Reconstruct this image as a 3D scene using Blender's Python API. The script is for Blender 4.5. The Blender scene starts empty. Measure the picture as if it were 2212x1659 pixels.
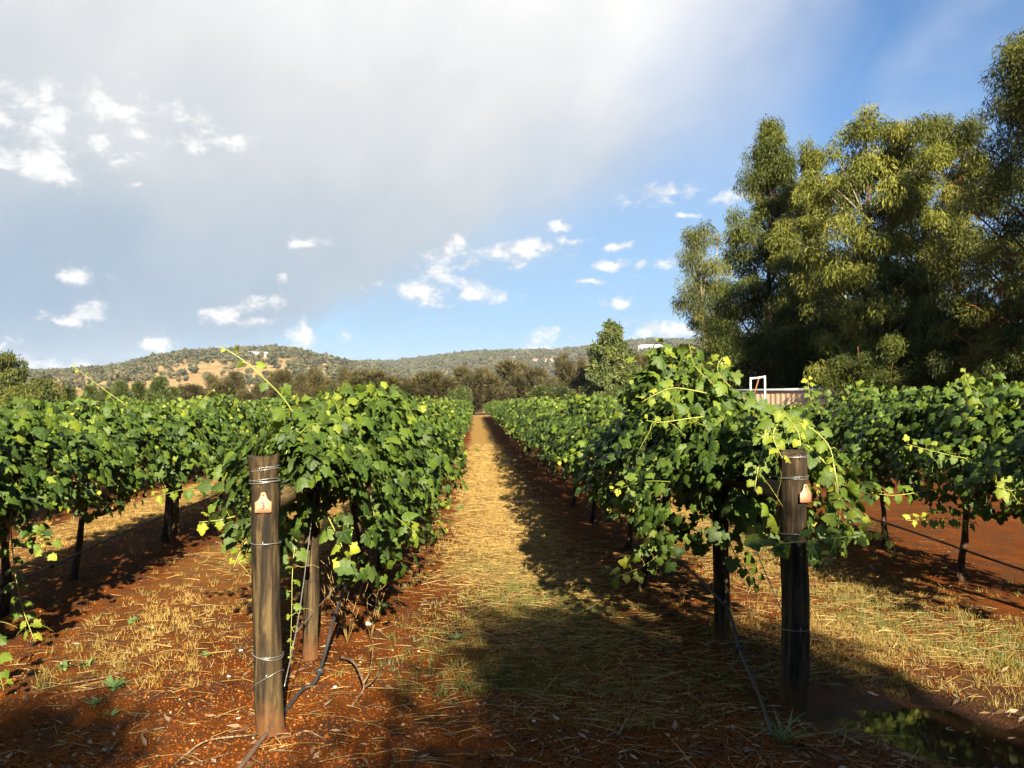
import bpy, math, random
import numpy as np
from mathutils import Matrix, Vector

# ------------------------------------------------------------------ camera, sky, sun, exposure
sc = bpy.context.scene
COL = sc.collection
PI = math.pi
EYE, FOC, PITCH, YAW = 1.6, 804.0, math.radians(1.28), math.radians(2.63)
SUN_AZ, SUN_EL = math.radians(10.0), math.radians(27.0)      # sun stands behind the camera, a little to the right
SUNV = Vector((math.sin(SUN_AZ) * math.cos(SUN_EL), -math.cos(SUN_AZ) * math.cos(SUN_EL), math.sin(SUN_EL)))

cam_d = bpy.data.cameras.new('camera')
cam_d.sensor_width = 36.0
cam_d.lens = FOC / 1024 * 36.0
cam_d.clip_start, cam_d.clip_end = 0.05, 12000
cam = bpy.data.objects.new('camera', cam_d)
COL.objects.link(cam)
cam.location = (0, 0, EYE)
cam.rotation_euler = (PI / 2 + PITCH, 0, -YAW)
sc.camera = cam

K = 1024 / 2212.0

def ray(px, py):
    """direction of a spot of the view (2212-pixel-wide reading of the photograph), depth 1"""
    cx, cz = (px * K - 512) / FOC, (384 - py * K) / FOC
    x = cx
    y = math.cos(PITCH) - cz * math.sin(PITCH)
    z = math.sin(PITCH) + cz * math.cos(PITCH)
    return np.array((x * math.cos(YAW) + y * math.sin(YAW), -x * math.sin(YAW) + y * math.cos(YAW), z))

def at(px, py, d):
    return np.array((0, 0, EYE)) + ray(px, py) * d

def azel(px, py):
    r = ray(px, py)
    return math.atan2(r[0], r[1]), math.atan2(r[2], math.hypot(r[0], r[1]))

sc.view_settings.view_transform = 'Standard'
sc.view_settings.look = 'None'
sc.view_settings.exposure = 2.3
sc.view_settings.gamma = 1.0
try:
    sc.cycles.use_adaptive_sampling = True
    sc.cycles.use_denoising = True
    sc.cycles.max_bounces = 4
    sc.cycles.diffuse_bounces = 2
    sc.cycles.glossy_bounces = 2
    sc.cycles.transmission_bounces = 2
    sc.cycles.volume_bounces = 0
    sc.cycles.use_light_tree = False
except Exception:
    pass

class NT:
    """small helper to write node trees"""
    def __init__(s, tree):
        s.t = tree; s.n = tree.nodes; s.l = tree.links
        s.n.clear()
    def node(s, typ, **kw):
        nd = s.n.new(typ)
        for k, v in kw.items():
            setattr(nd, k, v)
        return nd
    def put(s, sock, v):
        if isinstance(v, bpy.types.NodeSocket):
            s.l.new(v, sock)
        elif v is not None:
            sock.default_value = v
    def math(s, op, a, b=None, c=None, clamp=False):
        nd = s.node('ShaderNodeMath', operation=op, use_clamp=clamp)
        for i, v in enumerate((a, b, c)):
            if v is not None: s.put(nd.inputs[i], v)
        return nd.outputs[0]
    def vec(s, op, a, b=None, c=None):
        nd = s.node('ShaderNodeVectorMath', operation=op)
        for i, v in enumerate((a, b, c)):
            if v is not None: s.put(nd.inputs[i], v)
        return nd.outputs['Value'] if op in ('LENGTH', 'DISTANCE', 'DOT_PRODUCT') else nd.outputs['Vector']
    def noise(s, co, scale, detail=4, rough=0.55, dist=0.0, col=False):
        nd = s.node('ShaderNodeTexNoise')
        if co is not None: s.put(nd.inputs['Vector'], co)
        s.put(nd.inputs['Scale'], scale); s.put(nd.inputs['Detail'], detail)
        s.put(nd.inputs['Roughness'], rough); s.put(nd.inputs['Distortion'], dist)
        return nd.outputs['Color' if col else 'Fac']
    def smooth(s, v, a, b, lo=0.0, hi=1.0):
        nd = s.node('ShaderNodeMapRange', interpolation_type='SMOOTHSTEP')
        s.put(nd.inputs[0], v); s.put(nd.inputs[1], a); s.put(nd.inputs[2], b); s.put(nd.inputs[3], lo); s.put(nd.inputs[4], hi)
        return nd.outputs[0]
    def lin(s, v, a, b, lo=0.0, hi=1.0):
        nd = s.node('ShaderNodeMapRange')
        s.put(nd.inputs[0], v); s.put(nd.inputs[1], a); s.put(nd.inputs[2], b); s.put(nd.inputs[3], lo); s.put(nd.inputs[4], hi)
        return nd.outputs[0]
    def mix(s, f, a, b, blend='MIX'):
        nd = s.node('ShaderNodeMix', data_type='RGBA', blend_type=blend)
        s.put(nd.inputs[0], f)
        for i, v in ((6, a), (7, b)):
            if isinstance(v, (tuple, list)): v = tuple(v) + ((1,) if len(v) == 3 else ())
            s.put(nd.inputs[i], v)
        return nd.outputs[2]
    def ramp(s, f, stops, interp='LINEAR'):
        nd = s.node('ShaderNodeValToRGB')
        cr = nd.color_ramp; cr.interpolation = interp
        while len(cr.elements) < len(stops): cr.elements.new(0.5)
        for e, (p, c) in zip(cr.elements, stops):
            e.position = p
            e.color = (c, c, c, 1) if isinstance(c, (int, float)) else tuple(c) + (1,)
        s.put(nd.inputs[0], f)
        return nd.outputs[0]

SKY_STR = 0.05
world = bpy.data.worlds.new('World')
sc.world = world
world.use_nodes = True
w = NT(world.node_tree)
tc = w.node('ShaderNodeTexCoord').outputs['Generated']
sep = w.node('ShaderNodeSeparateXYZ'); w.put(sep.inputs[0], tc)
DX, DY, DZ = sep.outputs
U = w.math('ARCTAN2', DX, DY)
V = w.math('ARCSINE', DZ)
sky = w.node('ShaderNodeTexSky', sky_type='NISHITA')
sky.sun_disc = False
sky.sun_elevation = SUN_EL
sky.sun_rotation = PI - SUN_AZ
sky.altitude = 200; sky.air_density = 1.0; sky.dust_density = 0.6; sky.ozone_density = 1.6
uv = w.node('ShaderNodeCombineXYZ'); w.put(uv.inputs[0], U); w.put(uv.inputs[1], V)
UV = uv.outputs[0]
zc = w.math('ADD', w.math('MAXIMUM', DZ, 0.0), 0.12)
pl = w.node('ShaderNodeCombineXYZ')
w.put(pl.inputs[0], w.math('DIVIDE', DX, zc)); w.put(pl.inputs[1], w.math('DIVIDE', DY, zc))
PLN = pl.outputs[0]
# the high cloud sheet: its lower right edge
edge = [(-900, 930), (0, 900), (420, 815), (680, 725), (860, 668), (1050, 640), (1250, 590), (1410, 490), (1550, 350), (1680, 180), (1790, -10), (1960, -380)]
st = []
for px, py in edge:
    a, e = azel(px, py)
    st.append(((a + 1.2) / 2.4, e))
vb = w.node('ShaderNodeFloatCurve')
cu = vb.mapping.curves[0]
while len(cu.points) < len(st): cu.points.new(0.5, 0.5)
for p, (x, y) in zip(cu.points, st):
    p.location = (x, y + 0.1); p.handle_type = 'AUTO'
vb.mapping.use_clip = False
vb.mapping.update()
w.put(vb.inputs[1], w.lin(U, -1.2, 1.2))
VB = w.math('SUBTRACT', vb.outputs[0], 0.1)
rot = w.node('ShaderNodeVectorRotate', rotation_type='Z_AXIS'); w.put(rot.inputs['Vector'], UV); rot.inputs['Angle'].default_value = math.radians(-40)
STK = w.vec('MULTIPLY', rot.outputs[0], (1.0, 1.6, 1.0))
nz_big = w.noise(STK, 3.4, 7, 0.52, 0.35)
nz_fine = w.noise(UV, 17.0, 7, 0.6, 0.4)
dv = w.math('SUBTRACT', V, VB)
dv = w.math('ADD', dv, w.math('MULTIPLY', w.math('SUBTRACT', nz_big, 0.5), 0.30))
dv = w.math('ADD', dv, w.math('MULTIPLY', w.math('SUBTRACT', nz_fine, 0.5), 0.03))
soft = w.lin(U, -0.15, 0.30, 0.05, 0.38)
bank = w.smooth(w.math('DIVIDE', dv, soft), -0.5, 0.9)
front = w.smooth(DY, -0.15, 0.45)                       # the sun's side of the sky is clear
bank = w.math('MULTIPLY', bank, front)
# thin veil on the blue part
veil = w.smooth(w.noise(STK, 4.5, 6, 0.55, 0.4), 0.45, 0.8, 0.0, 0.26)
bank = w.math('MAXIMUM', bank, w.math('MULTIPLY', veil, front))
# sheet brightness: bright overhead, grey-blue below, with slow billows
SW = w.math('ADD', w.math('MULTIPLY', w.noise(STK, 2.4, 5, 0.5, 0.35), 0.6), w.math('MULTIPLY', w.noise(UV, 6.0, 7, 0.56, 0.3), 0.4))
h = w.math('ADD', w.lin(V, 0.02, 0.52), w.math('MULTIPLY', w.math('SUBTRACT', SW, 0.5), 0.95))
h = w.math('ADD', h, w.lin(U, -0.5, 0.25, -0.05, 0.14))
c_sheet = w.ramp(h, [(0.0, (0.29, 0.44, 0.62)), (0.2, (0.39, 0.51, 0.65)), (0.5, (0.62, 0.68, 0.74)), (0.75, (0.82, 0.84, 0.86)), (1.0, (1.04, 1.04, 1.03))])
# small cumulus: (x, y, half width, half height)
puffs = [(75, 345, 95, 42), (80, 240, 130, 50), (235, 305, 70, 30), (340, 290, 90, 22), (485, 318, 75, 24), (260, 215, 130, 40),
         (900, 630, 80, 34), (865, 642, 52, 16), (985, 552, 44, 26), (945, 592, 64, 34), (1022, 568, 30, 13), (1075, 548, 75, 22), (1160, 528, 80, 18), (1250, 512, 50, 12), (1330, 520, 40, 9), (1038, 634, 70, 22), (1110, 540, 95, 20), (1450, 425, 95, 24),
         (1575, 432, 55, 20), (1290, 602, 75, 11), (1405, 573, 36, 12), (1320, 560, 42, 12), (1345, 650, 42, 13), (470, 666, 58, 22), (575, 662, 48, 20),
         (550, 695, 24, 10), (215, 676, 46, 24), (145, 692, 42, 12), (185, 596, 40, 22), (68, 680, 26, 16), (640, 725, 30, 26), (742, 720, 26, 18),
         (1165, 742, 50, 20), (1440, 722, 62, 20), (112, 785, 46, 20), (215, 790, 46, 13), (850, 781, 44, 9), (638, 606, 18, 14),
         (1215, 482, 44, 12), (660, 515, 30, 14), (350, 738, 34, 26), (8, 735, 22, 16), (1480, 478, 22, 12), (1345, 692, 24, 9), (305, 390, 18, 8)]
wrp = w.noise(UV, 11.0, 4, 0.55, 0.0, True)
UVW = w.vec('ADD', UV, w.vec('MULTIPLY', w.vec('SUBTRACT', wrp, (0.5, 0.5, 0.5)), (0.11, 0.06, 0)))
dmin = None
for px, py, rx, ry in puffs:
    a, e = azel(px, py)
    sa, se = rx * K / FOC, ry * K / FOC
    q = w.vec('MULTIPLY_ADD', UVW, (1 / sa, 1 / se, 0), (-a / sa, -e / se, 0))
    d = w.vec('LENGTH', q)
    dmin = d if dmin is None else w.math('MINIMUM', dmin, d)
pn = w.noise(w.vec('MULTIPLY', UV, (1, 1.5, 1)), 26.0, 9, 0.66, 0.25)
pf = w.math('ADD', dmin, w.math('MULTIPLY', w.math('SUBTRACT', pn, 0.5), 5.2))
puff = w.smooth(pf, 1.2, -0.1)
puff = w.math('MULTIPLY', puff, w.smooth(V, -0.02, 0.06, 0.75, 0.97))
c_puff = w.mix(w.smooth(w.math('ADD', w.noise(UV, 34, 5, 0.6, 0.3), w.lin(pf, 1.2, -0.2, -0.08, 0.16)), 0.35, 0.72), (0.74, 0.78, 0.83), (1.10, 1.10, 1.08))
# the world: clouds are scaled so that Background strength turns them back into radiance
CLOUD = 0.193 / SKY_STR
skyc = w.mix(1.0, sky.outputs[0], (0.29, 0.50, 0.68), 'MULTIPLY')
hz = w.smooth(V, 0.40, -0.02)
skyc = w.mix(w.math('MULTIPLY', hz, 0.85), skyc, tuple(c * CLOUD for c in (0.34, 0.53, 0.75)))
m1 = w.mix(bank, skyc, w.mix(1.0, c_sheet, (CLOUD, CLOUD, CLOUD), 'MULTIPLY'))
m2 = w.mix(puff, m1, w.mix(1.0, c_puff, (CLOUD, CLOUD, CLOUD), 'MULTIPLY'))
bg = w.node('ShaderNodeBackground'); w.put(bg.inputs[0], m2); bg.inputs[1].default_value = SKY_STR
wo = w.node('ShaderNodeOutputWorld'); w.l.new(bg.outputs[0], wo.inputs[0])

try:
    world.cycles.sampling_method = 'MANUAL'; world.cycles.sample_map_resolution = 256
except Exception:
    pass

sun_d = bpy.data.lights.new('sun', 'SUN')
sun_d.energy = 5.0; sun_d.angle = math.radians(0.53); sun_d.color = (1.0, 0.87, 0.66)
sun = bpy.data.objects.new('sun', sun_d); COL.objects.link(sun)
sun.rotation_euler = (-SUNV).to_track_quat('-Z', 'Y').to_euler()
sun.location = (4, -10, 20)

# ------------------------------------------------------------------ mesh helpers
def rs(seed): return np.random.RandomState(seed)

class MB:
    """collects triangles with a tint and a leaf coordinate per vertex; build() links ONE mesh object"""
    def __init__(s):
        s.V, s.F, s.T, s.L, s.n = [], [], [], [], 0
    def add(s, V, F, tint=0.5, luv=None):
        V = np.asarray(V, np.float32).reshape(-1, 3); F = np.asarray(F, np.int32).reshape(-1, 3)
        s.V.append(V); s.F.append(F + s.n)
        s.T.append(np.broadcast_to(np.asarray(tint, np.float32), (len(V),)))
        s.L.append(np.zeros((len(V), 3), np.float32) if luv is None else np.asarray(luv, np.float32))
        s.n += len(V)
    def mesh(s, name, mat, smooth=False):
        me = bpy.data.meshes.new(name)
        V = np.concatenate(s.V) if s.V else np.zeros((0, 3), np.float32)
        F = np.concatenate(s.F) if s.F else np.zeros((0, 3), np.int32)
        me.vertices.add(len(V)); me.vertices.foreach_set('co', V.ravel())
        me.loops.add(F.size); me.loops.foreach_set('vertex_index', F.ravel())
        me.polygons.add(len(F))
        me.polygons.foreach_set('loop_start', np.arange(0, F.size, 3, dtype=np.int32))
        me.polygons.foreach_set('loop_total', np.full(len(F), 3, np.int32))
        if smooth: me.polygons.foreach_set('use_smooth', np.ones(len(F), bool))
        if len(V):
            a = me.attributes.new('tint', 'FLOAT', 'POINT'); a.data.foreach_set('value', np.concatenate(s.T).astype(np.float32))
            L = np.concatenate(s.L)
            if L.any():
                b = me.attributes.new('luv', 'FLOAT_VECTOR', 'POINT'); b.data.foreach_set('vector', L.ravel())
        me.update(calc_edges=True)
        if mat: me.materials.append(mat)
        return me
    def build(s, name, mat, parent=None, smooth=False):
        return link(name, s.mesh(name, mat, smooth), parent)
    # shapes
    def tube(s, pts, rad, sides=8, tint=0.5, cap=True, rough=0.0, rng=None):
        P = np.asarray(pts, float); n = len(P)
        R = np.broadcast_to(np.asarray(rad, float), (n,))
        T = np.gradient(P, axis=0); T /= np.linalg.norm(T, axis=1)[:, None] + 1e-9
        a = np.array((1, 0, 0)) if abs(T[0][0]) < 0.9 else np.array((0, 1, 0))
        N = np.zeros_like(P); N[0] = np.cross(T[0], a); N[0] /= np.linalg.norm(N[0])
        for i in range(1, n):
            v = N[i - 1] - T[i] * np.dot(N[i - 1], T[i]); N[i] = v / (np.linalg.norm(v) + 1e-9)
        B = np.cross(T, N)
        ang = np.arange(sides) * 2 * PI / sides
        rr = R[:, None] * np.ones((1, sides))
        if rough and rng is not None: rr = rr * (1 + rough * (rng.rand(n, sides) - 0.5) * 2)
        V = P[:, None] + rr[..., None] * (np.cos(ang)[None, :, None] * N[:, None] + np.sin(ang)[None, :, None] * B[:, None])
        V = V.reshape(-1, 3)
        i = np.arange(n - 1)[:, None] * sides; j = np.arange(sides)[None]; k = (j + 1) % sides
        F = np.stack([np.stack([i + j, i + k, i + sides + k], -1), np.stack([i + j, i + sides + k, i + sides + j], -1)], 2).reshape(-1, 3)
        if cap:
            m = len(V)
            V = np.vstack([V, P[0], P[-1]])
            jj = np.arange(sides); kk = (jj + 1) % sides; o = (n - 1) * sides
            F = np.vstack([F, np.stack([kk, jj, np.full(sides, m)], 1), np.stack([o + jj, o + kk, np.full(sides, m + 1)], 1)])
        s.add(V, F, tint)
    def box(s, lo, hi, tint=0.5):
        x0, y0, z0 = lo; x1, y1, z1 = hi
        V = [(x0, y0, z0), (x1, y0, z0), (x1, y1, z0), (x0, y1, z0), (x0, y0, z1), (x1, y0, z1), (x1, y1, z1), (x0, y1, z1)]
        F = [(0, 2, 1), (0, 3, 2), (4, 5, 6), (4, 6, 7), (0, 1, 5), (0, 5, 4), (1, 2, 6), (1, 6, 5), (2, 3, 7), (2, 7, 6), (3, 0, 4), (3, 4, 7)]
        s.add(V, F, tint)
    def scatter(s, tv, tf, pos, rot, scale, tint, luv=None):
        """copies of a template: pos (m,3), rot (m,3,3), scale (m,) or (m,3), tint (m,)"""
        m, n = len(pos), len(tv)
        if m == 0: return
        sc_ = np.asarray(scale, float)
        loc = tv[None] * (sc_[:, None, None] if sc_.ndim == 1 else sc_[:, None, :])
        V = np.einsum('mij,mnj->mni', rot, loc) + np.asarray(pos)[:, None]
        F = tf[None] + (np.arange(m) * n)[:, None, None]
        s.add(V.reshape(-1, 3), F.reshape(-1, 3), np.repeat(tint, n), None if luv is None else np.tile(luv, (m, 1)))

def link(name, data, parent=None):
    o = bpy.data.objects.new(name, data); COL.objects.link(o)
    if parent is not None: o.parent = parent
    return o

def tag(o, label=None, cat=None, group=None, kind=None):
    if label: o['label'] = label
    if cat: o['category'] = cat
    if group: o['group'] = group
    if kind: o['kind'] = kind
    return o

def thing(name, loc, label, cat, group=None, rz=0.0):
    o = link(name, None); o.location = Vector(loc); o.rotation_euler = (0, 0, rz)
    return tag(o, label, cat, group)

def stuff(o): o['kind'] = 'stuff'; return o

def frames(axis, normal):
    """rotation matrices whose Y follows axis and Z leans to normal"""
    Y = axis / (np.linalg.norm(axis, axis=1)[:, None] + 1e-9)
    Z = normal - Y * (normal * Y).sum(1)[:, None]
    Z /= np.linalg.norm(Z, axis=1)[:, None] + 1e-9
    X = np.cross(Y, Z)
    return np.stack([X, Y, Z], 2)

def ico(sub=0):
    t = (1 + 5 ** 0.5) / 2
    V = np.array([(-1, t, 0), (1, t, 0), (-1, -t, 0), (1, -t, 0), (0, -1, t), (0, 1, t), (0, -1, -t), (0, 1, -t), (t, 0, -1), (t, 0, 1), (-t, 0, -1), (-t, 0, 1)], float)
    V /= np.linalg.norm(V[0])
    F = [(0, 11, 5), (0, 5, 1), (0, 1, 7), (0, 7, 10), (0, 10, 11), (1, 5, 9), (5, 11, 4), (11, 10, 2), (10, 7, 6), (7, 1, 8), (3, 9, 4), (3, 4, 2), (3, 2, 6), (3, 6, 8), (3, 8, 9), (4, 9, 5), (2, 4, 11), (6, 2, 10), (8, 6, 7), (9, 8, 1)]
    V = list(map(tuple, V))
    for _ in range(sub):
        G, cache = [], {}
        def mid(a, b):
            k = (min(a, b), max(a, b))
            if k not in cache:
                v = np.array(V[a]) + np.array(V[b]); v /= np.linalg.norm(v); V.append(tuple(v)); cache[k] = len(V) - 1
            return cache[k]
        for a, b, c in F:
            x, y, z = mid(a, b), mid(b, c), mid(c, a)
            G += [(a, x, z), (b, y, x), (c, z, y), (x, y, z)]
        F = G
    return np.array(V), np.array(F)

def waves(seed, n=6, f0=0.5, f1=3.0):
    r = rs(seed); k = r.uniform(f0, f1, n)[:, None] * np.stack([np.cos(a := r.rand(n) * 6.283), np.sin(a)], 1); p = r.rand(n) * 6.283
    def f(x, y):
        x = np.asarray(x, float); y = np.asarray(y, float)
        return sum(np.sin(k[i, 0] * x + k[i, 1] * y + p[i]) for i in range(n)) / n
    return f

# ------------------------------------------------------------------ materials
def material(name):
    m = bpy.data.materials.new(name); m.use_nodes = True
    t = NT(m.node_tree)
    b = t.node('ShaderNodeBsdfPrincipled'); o = t.node('ShaderNodeOutputMaterial')
    t.l.new(b.outputs[0], o.inputs[0])
    return m, t, b, o

def coords(t, which='Object'): return t.node('ShaderNodeTexCoord').outputs[which]
def attr(t, name, out='Fac'): return t.node('ShaderNodeAttribute', attribute_name=name).outputs[out]
def bump(t, b, hgt, strength=0.4, dist=0.01):
    nd = t.node('ShaderNodeBump'); t.put(nd.inputs['Strength'], strength); t.put(nd.inputs['Distance'], dist); t.put(nd.inputs['Height'], hgt)
    t.l.new(nd.outputs[0], b.inputs['Normal'])

def leafy(name, stops, trans=0.35, rough=0.5, veins=False, spec=0.4, tcol=(1.25, 1.15, 0.4)):
    m, t, b, o = material(name)
    tn = attr(t, 'tint')
    col = t.ramp(tn, stops)
    if veins:
        L = attr(t, 'luv', 'Vector')
        s = t.node('ShaderNodeSeparateXYZ'); t.put(s.inputs[0], L)
        ax = t.math('ABSOLUTE', s.outputs[0])
        ang = t.math('ARCTAN2', ax, t.math('ADD', s.outputs[1], 0.02))
        rad = t.math('SQRT', t.math('ADD', t.math('POWER', ax, 2.0), t.math('POWER', s.outputs[1], 2.0)))
        v = None
        for a0 in (0.0, 0.95, 2.0):
            dd = t.math('MULTIPLY', t.math('ABSOLUTE', t.math('SUBTRACT', ang, a0)), t.math('ADD', rad, 0.15))
            v = dd if v is None else t.math('MINIMUM', v, dd)
        vm = t.smooth(v, 0.05, 0.012)
        blot = t.noise(L, 4.0, 3, 0.6)
        col = t.mix(t.math('MULTIPLY', t.math('SUBTRACT', blot, 0.4), 0.5, clamp=True), col, (0.085, 0.115, 0.018))
        col = t.mix(t.math('MULTIPLY', vm, 0.4), col, (0.13, 0.17, 0.04))
        bump(t, b, t.math('ADD', t.math('MULTIPLY', vm, -0.6), t.noise(L, 9.0, 3, 0.5)), 0.35, 0.006)
    geo = t.node('ShaderNodeNewGeometry')
    back = t.mix(0.4, col, (0.075, 0.105, 0.038)) if veins else col
    fc = t.mix(geo.outputs['Backfacing'], col, back)
    t.put(b.inputs['Base Color'], fc); b.inputs['Roughness'].default_value = rough
    b.inputs['Specular IOR Level'].default_value = spec
    tr = t.node('ShaderNodeBsdfTranslucent'); t.put(tr.inputs[0], t.mix(1.0, col, tcol, 'MULTIPLY'))
    mx = t.node('ShaderNodeMixShader'); mx.inputs[0].default_value = trans
    t.l.new(b.outputs[0], mx.inputs[1]); t.l.new(tr.outputs[0], mx.inputs[2]); t.l.new(mx.outputs[0], o.inputs[0])
    return m

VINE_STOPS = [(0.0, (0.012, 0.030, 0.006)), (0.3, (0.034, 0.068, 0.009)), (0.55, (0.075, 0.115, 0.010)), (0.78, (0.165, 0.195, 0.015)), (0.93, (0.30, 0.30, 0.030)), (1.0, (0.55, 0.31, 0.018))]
M_VINE = leafy('vine_leaf', VINE_STOPS, 0.26, 0.5, True, 0.25)
M_STEM = leafy('green_shoot_stem', [(0, (0.1280, 0.1760, 0.0400)), (1, (0.2880, 0.2880, 0.0560))], 0.1, 0.5)
M_GRAPE = leafy('unripe_grape', [(0, (0.1120, 0.2080, 0.0320)), (1, (0.1920, 0.2880, 0.0480))], 0.2, 0.3)
M_GUM = leafy('gum_leaf', [(0, (0.0239, 0.0326, 0.0070)), (0.45, (0.0629, 0.0737, 0.0107)), (0.75, (0.1106, 0.1191, 0.0168)), (1, (0.1794, 0.1652, 0.0308))], 0.18, 0.55, spec=0.14, tcol=(1.2, 1.1, 0.5))
M_GUMD = leafy('dark_gum_leaf', [(0, (0.0194, 0.0294, 0.0063)), (0.5, (0.0520, 0.0654, 0.0092)), (1, (0.1225, 0.1225, 0.0170))], 0.16, 0.55, spec=0.14, tcol=(1.2, 1.1, 0.5))
M_GUMG = leafy('grey_gum_leaf', [(0, (0.0274, 0.0353, 0.0082)), (0.5, (0.0686, 0.0773, 0.0133)), (1, (0.1536, 0.1381, 0.0220))], 0.16, 0.55, spec=0.14, tcol=(1.2, 1.1, 0.5))
M_OAK = leafy('sheoak_needle', [(0, (0.0203, 0.0182, 0.0053)), (0.5, (0.0412, 0.0341, 0.0078)), (1, (0.0728, 0.0594, 0.0136))], 0.15, 0.7)
M_PINE = leafy('green_needle', [(0, (0.0187, 0.0312, 0.0075)), (0.5, (0.0468, 0.0655, 0.0112)), (1, (0.0936, 0.1061, 0.0187))], 0.18, 0.6)
M_HILLTREE = leafy('hill_woodland_leaf', [(0, (0.0269, 0.0323, 0.0153)), (0.5, (0.0472, 0.0494, 0.0216)), (0.8, (0.0696, 0.0606, 0.0269)), (1, (0.0899, 0.0584, 0.0269))], 0.05, 0.8)
M_STRAW = leafy('straw', [(0, (0.1035, 0.0584, 0.0180)), (0.5, (0.2208, 0.1405, 0.0420)), (1, (0.3588, 0.2631, 0.1042))], 0.12, 0.7, spec=0.15)
M_GRASS = leafy('short_grass', [(0, (0.0325, 0.0580, 0.0079)), (0.35, (0.0692, 0.0903, 0.0123)), (0.6, (0.1604, 0.1177, 0.0222)), (1, (0.2673, 0.1740, 0.0422))], 0.25, 0.55)
M_LITTER = leafy('fallen_leaf', [(0, (0.0450, 0.0225, 0.0090)), (0.5, (0.1350, 0.0720, 0.0270)), (1, (0.2475, 0.1890, 0.1260))], 0.05, 0.6)
M_WEED = leafy('weed_leaf', [(0, (0.0560, 0.1040, 0.0240)), (0.6, (0.1120, 0.1760, 0.0560)), (1, (0.3360, 0.2560, 0.1120))], 0.25, 0.55)

def wood(name, a, b_, c, scale=(14, 14, 1.2), rough=0.8):
    m, t, b, o = material(name)
    co = t.vec('MULTIPLY', coords(t), scale)
    n1 = t.noise(co, 2.2, 6, 0.65, 0.6); n2 = t.noise(t.vec('MULTIPLY', coords(t), (9, 9, 2.2)), 1.0, 5, 0.65, 0.8)
    col = t.ramp(n1, [(0.36, a), (0.5, b_), (0.66, c)])
    col = t.mix(t.smooth(n2, 0.47, 0.62, 0, 0.75), col, tuple(x * 0.35 for x in a))
    n3 = t.noise(t.vec('MULTIPLY', coords(t), (48, 48, 1.6)), 1.0, 4, 0.6, 0.3)
    crack = t.smooth(n3, 0.42, 0.36)
    col = t.mix(t.math('MULTIPLY', crack, 0.75), col, (0.012, 0.008, 0.005))
    chip = t.smooth(t.noise(t.vec('MULTIPLY', coords(t), (45, 45, 22)), 1.0, 2, 0.5), 0.70, 0.76)
    col = t.mix(t.math('MULTIPLY', chip, 0.7), col, (0.02, 0.013, 0.008))
    if 'post' in name:
        zs = t.node('ShaderNodeSeparateXYZ'); t.put(zs.inputs[0], coords(t))
        dust = t.smooth(t.math('ADD', zs.outputs[2], t.math('MULTIPLY', t.noise(coords(t), 9.0, 4, 0.6), 0.25)), 0.30, 0.10)
        col = t.mix(t.math('MULTIPLY', dust, 0.7), col, (0.13, 0.052, 0.016))
    t.put(b.inputs['Base Color'], col); b.inputs['Roughness'].default_value = rough
    b.inputs['Specular IOR Level'].default_value = 0.2
    bump(t, b, t.math('SUBTRACT', n1, t.math('MULTIPLY', t.math('ADD', crack, chip), 0.8)), 0.6, 0.006)
    return m

M_POST = wood('weathered_post_wood', (0.0096, 0.0068, 0.0043), (0.0328, 0.0213, 0.0092), (0.0809, 0.0553, 0.0230))
M_RAIL = wood('pale_rail_wood', (0.0414, 0.0284, 0.0118), (0.0947, 0.0651, 0.0249), (0.1539, 0.1095, 0.0444))
M_VTRUNK = wood('vine_bark', (0.0163, 0.0096, 0.0059), (0.0407, 0.0237, 0.0133), (0.0888, 0.0555, 0.0296), (40, 40, 4))
M_BARK = wood('gum_bark', (0.0407, 0.0192, 0.0096), (0.0888, 0.0407, 0.0192), (0.1480, 0.0814, 0.0444), (6, 6, 1))
M_REDBARK = wood('red_gum_bark', (0.0740, 0.0259, 0.0089), (0.1628, 0.0555, 0.0163), (0.2368, 0.0962, 0.0296), (6, 6, 1))
M_PALEBARK = wood('pale_gum_bark', (0.1480, 0.1184, 0.0888), (0.2516, 0.2072, 0.1628), (0.3404, 0.2960, 0.2442), (6, 6, 1))
M_TWIG = wood('dead_twig', (0.0740, 0.0444, 0.0222), (0.1480, 0.0962, 0.0518), (0.2516, 0.1850, 0.1110), (20, 20, 20))

def plain(name, col, rough=0.6, metal=0.0, var=0.25, scale=8.0, bmp=0.0, spec=0.4):
    m, t, b, o = material(name)
    n = t.noise(coords(t), scale, 5, 0.6)
    t.put(b.inputs['Base Color'], t.mix(t.smooth(n, 0.3, 0.75, 0, 1), tuple(c * (1 - var) for c in col), tuple(min(1, c * (1 + var * 0.6)) for c in col)))
    b.inputs['Roughness'].default_value = rough; b.inputs['Metallic'].default_value = metal
    b.inputs['Specular IOR Level'].default_value = spec
    if bmp: bump(t, b, n, bmp, 0.004)
    return m

M_WIRE = plain('galvanised_wire', (0.2600, 0.2650, 0.2500), 0.42, 0.7, 0.2, 30)
M_HOSE = plain('black_poly_hose', (0.030, 0.029, 0.030), 0.5, 0, 0.35, 6)
M_HOSEDUSTY = plain('dusty_poly_hose', (0.10, 0.06, 0.04), 0.7, 0, 0.3, 12)
M_TAG = plain('salmon_tag_plastic', (0.46, 0.215, 0.125), 0.45, 0, 0.08, 20)
M_TAGRIM = plain('red_tag_stud', (0.50, 0.10, 0.04), 0.5, 0, 0.1, 20)
M_INK = plain('brown_print', (0.09, 0.022, 0.014), 0.6, 0, 0.05, 20)
M_INKPALE = plain('faded_print', (0.26, 0.07, 0.035), 0.6, 0, 0.05, 20)
M_PIPE = plain('white_pipe', (0.4560, 0.4484, 0.4256), 0.4, 0, 0.08, 5)
M_RUST = plain('rusty_bar', (0.20, 0.075, 0.03), 0.8, 0, 0.4, 12)
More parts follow.
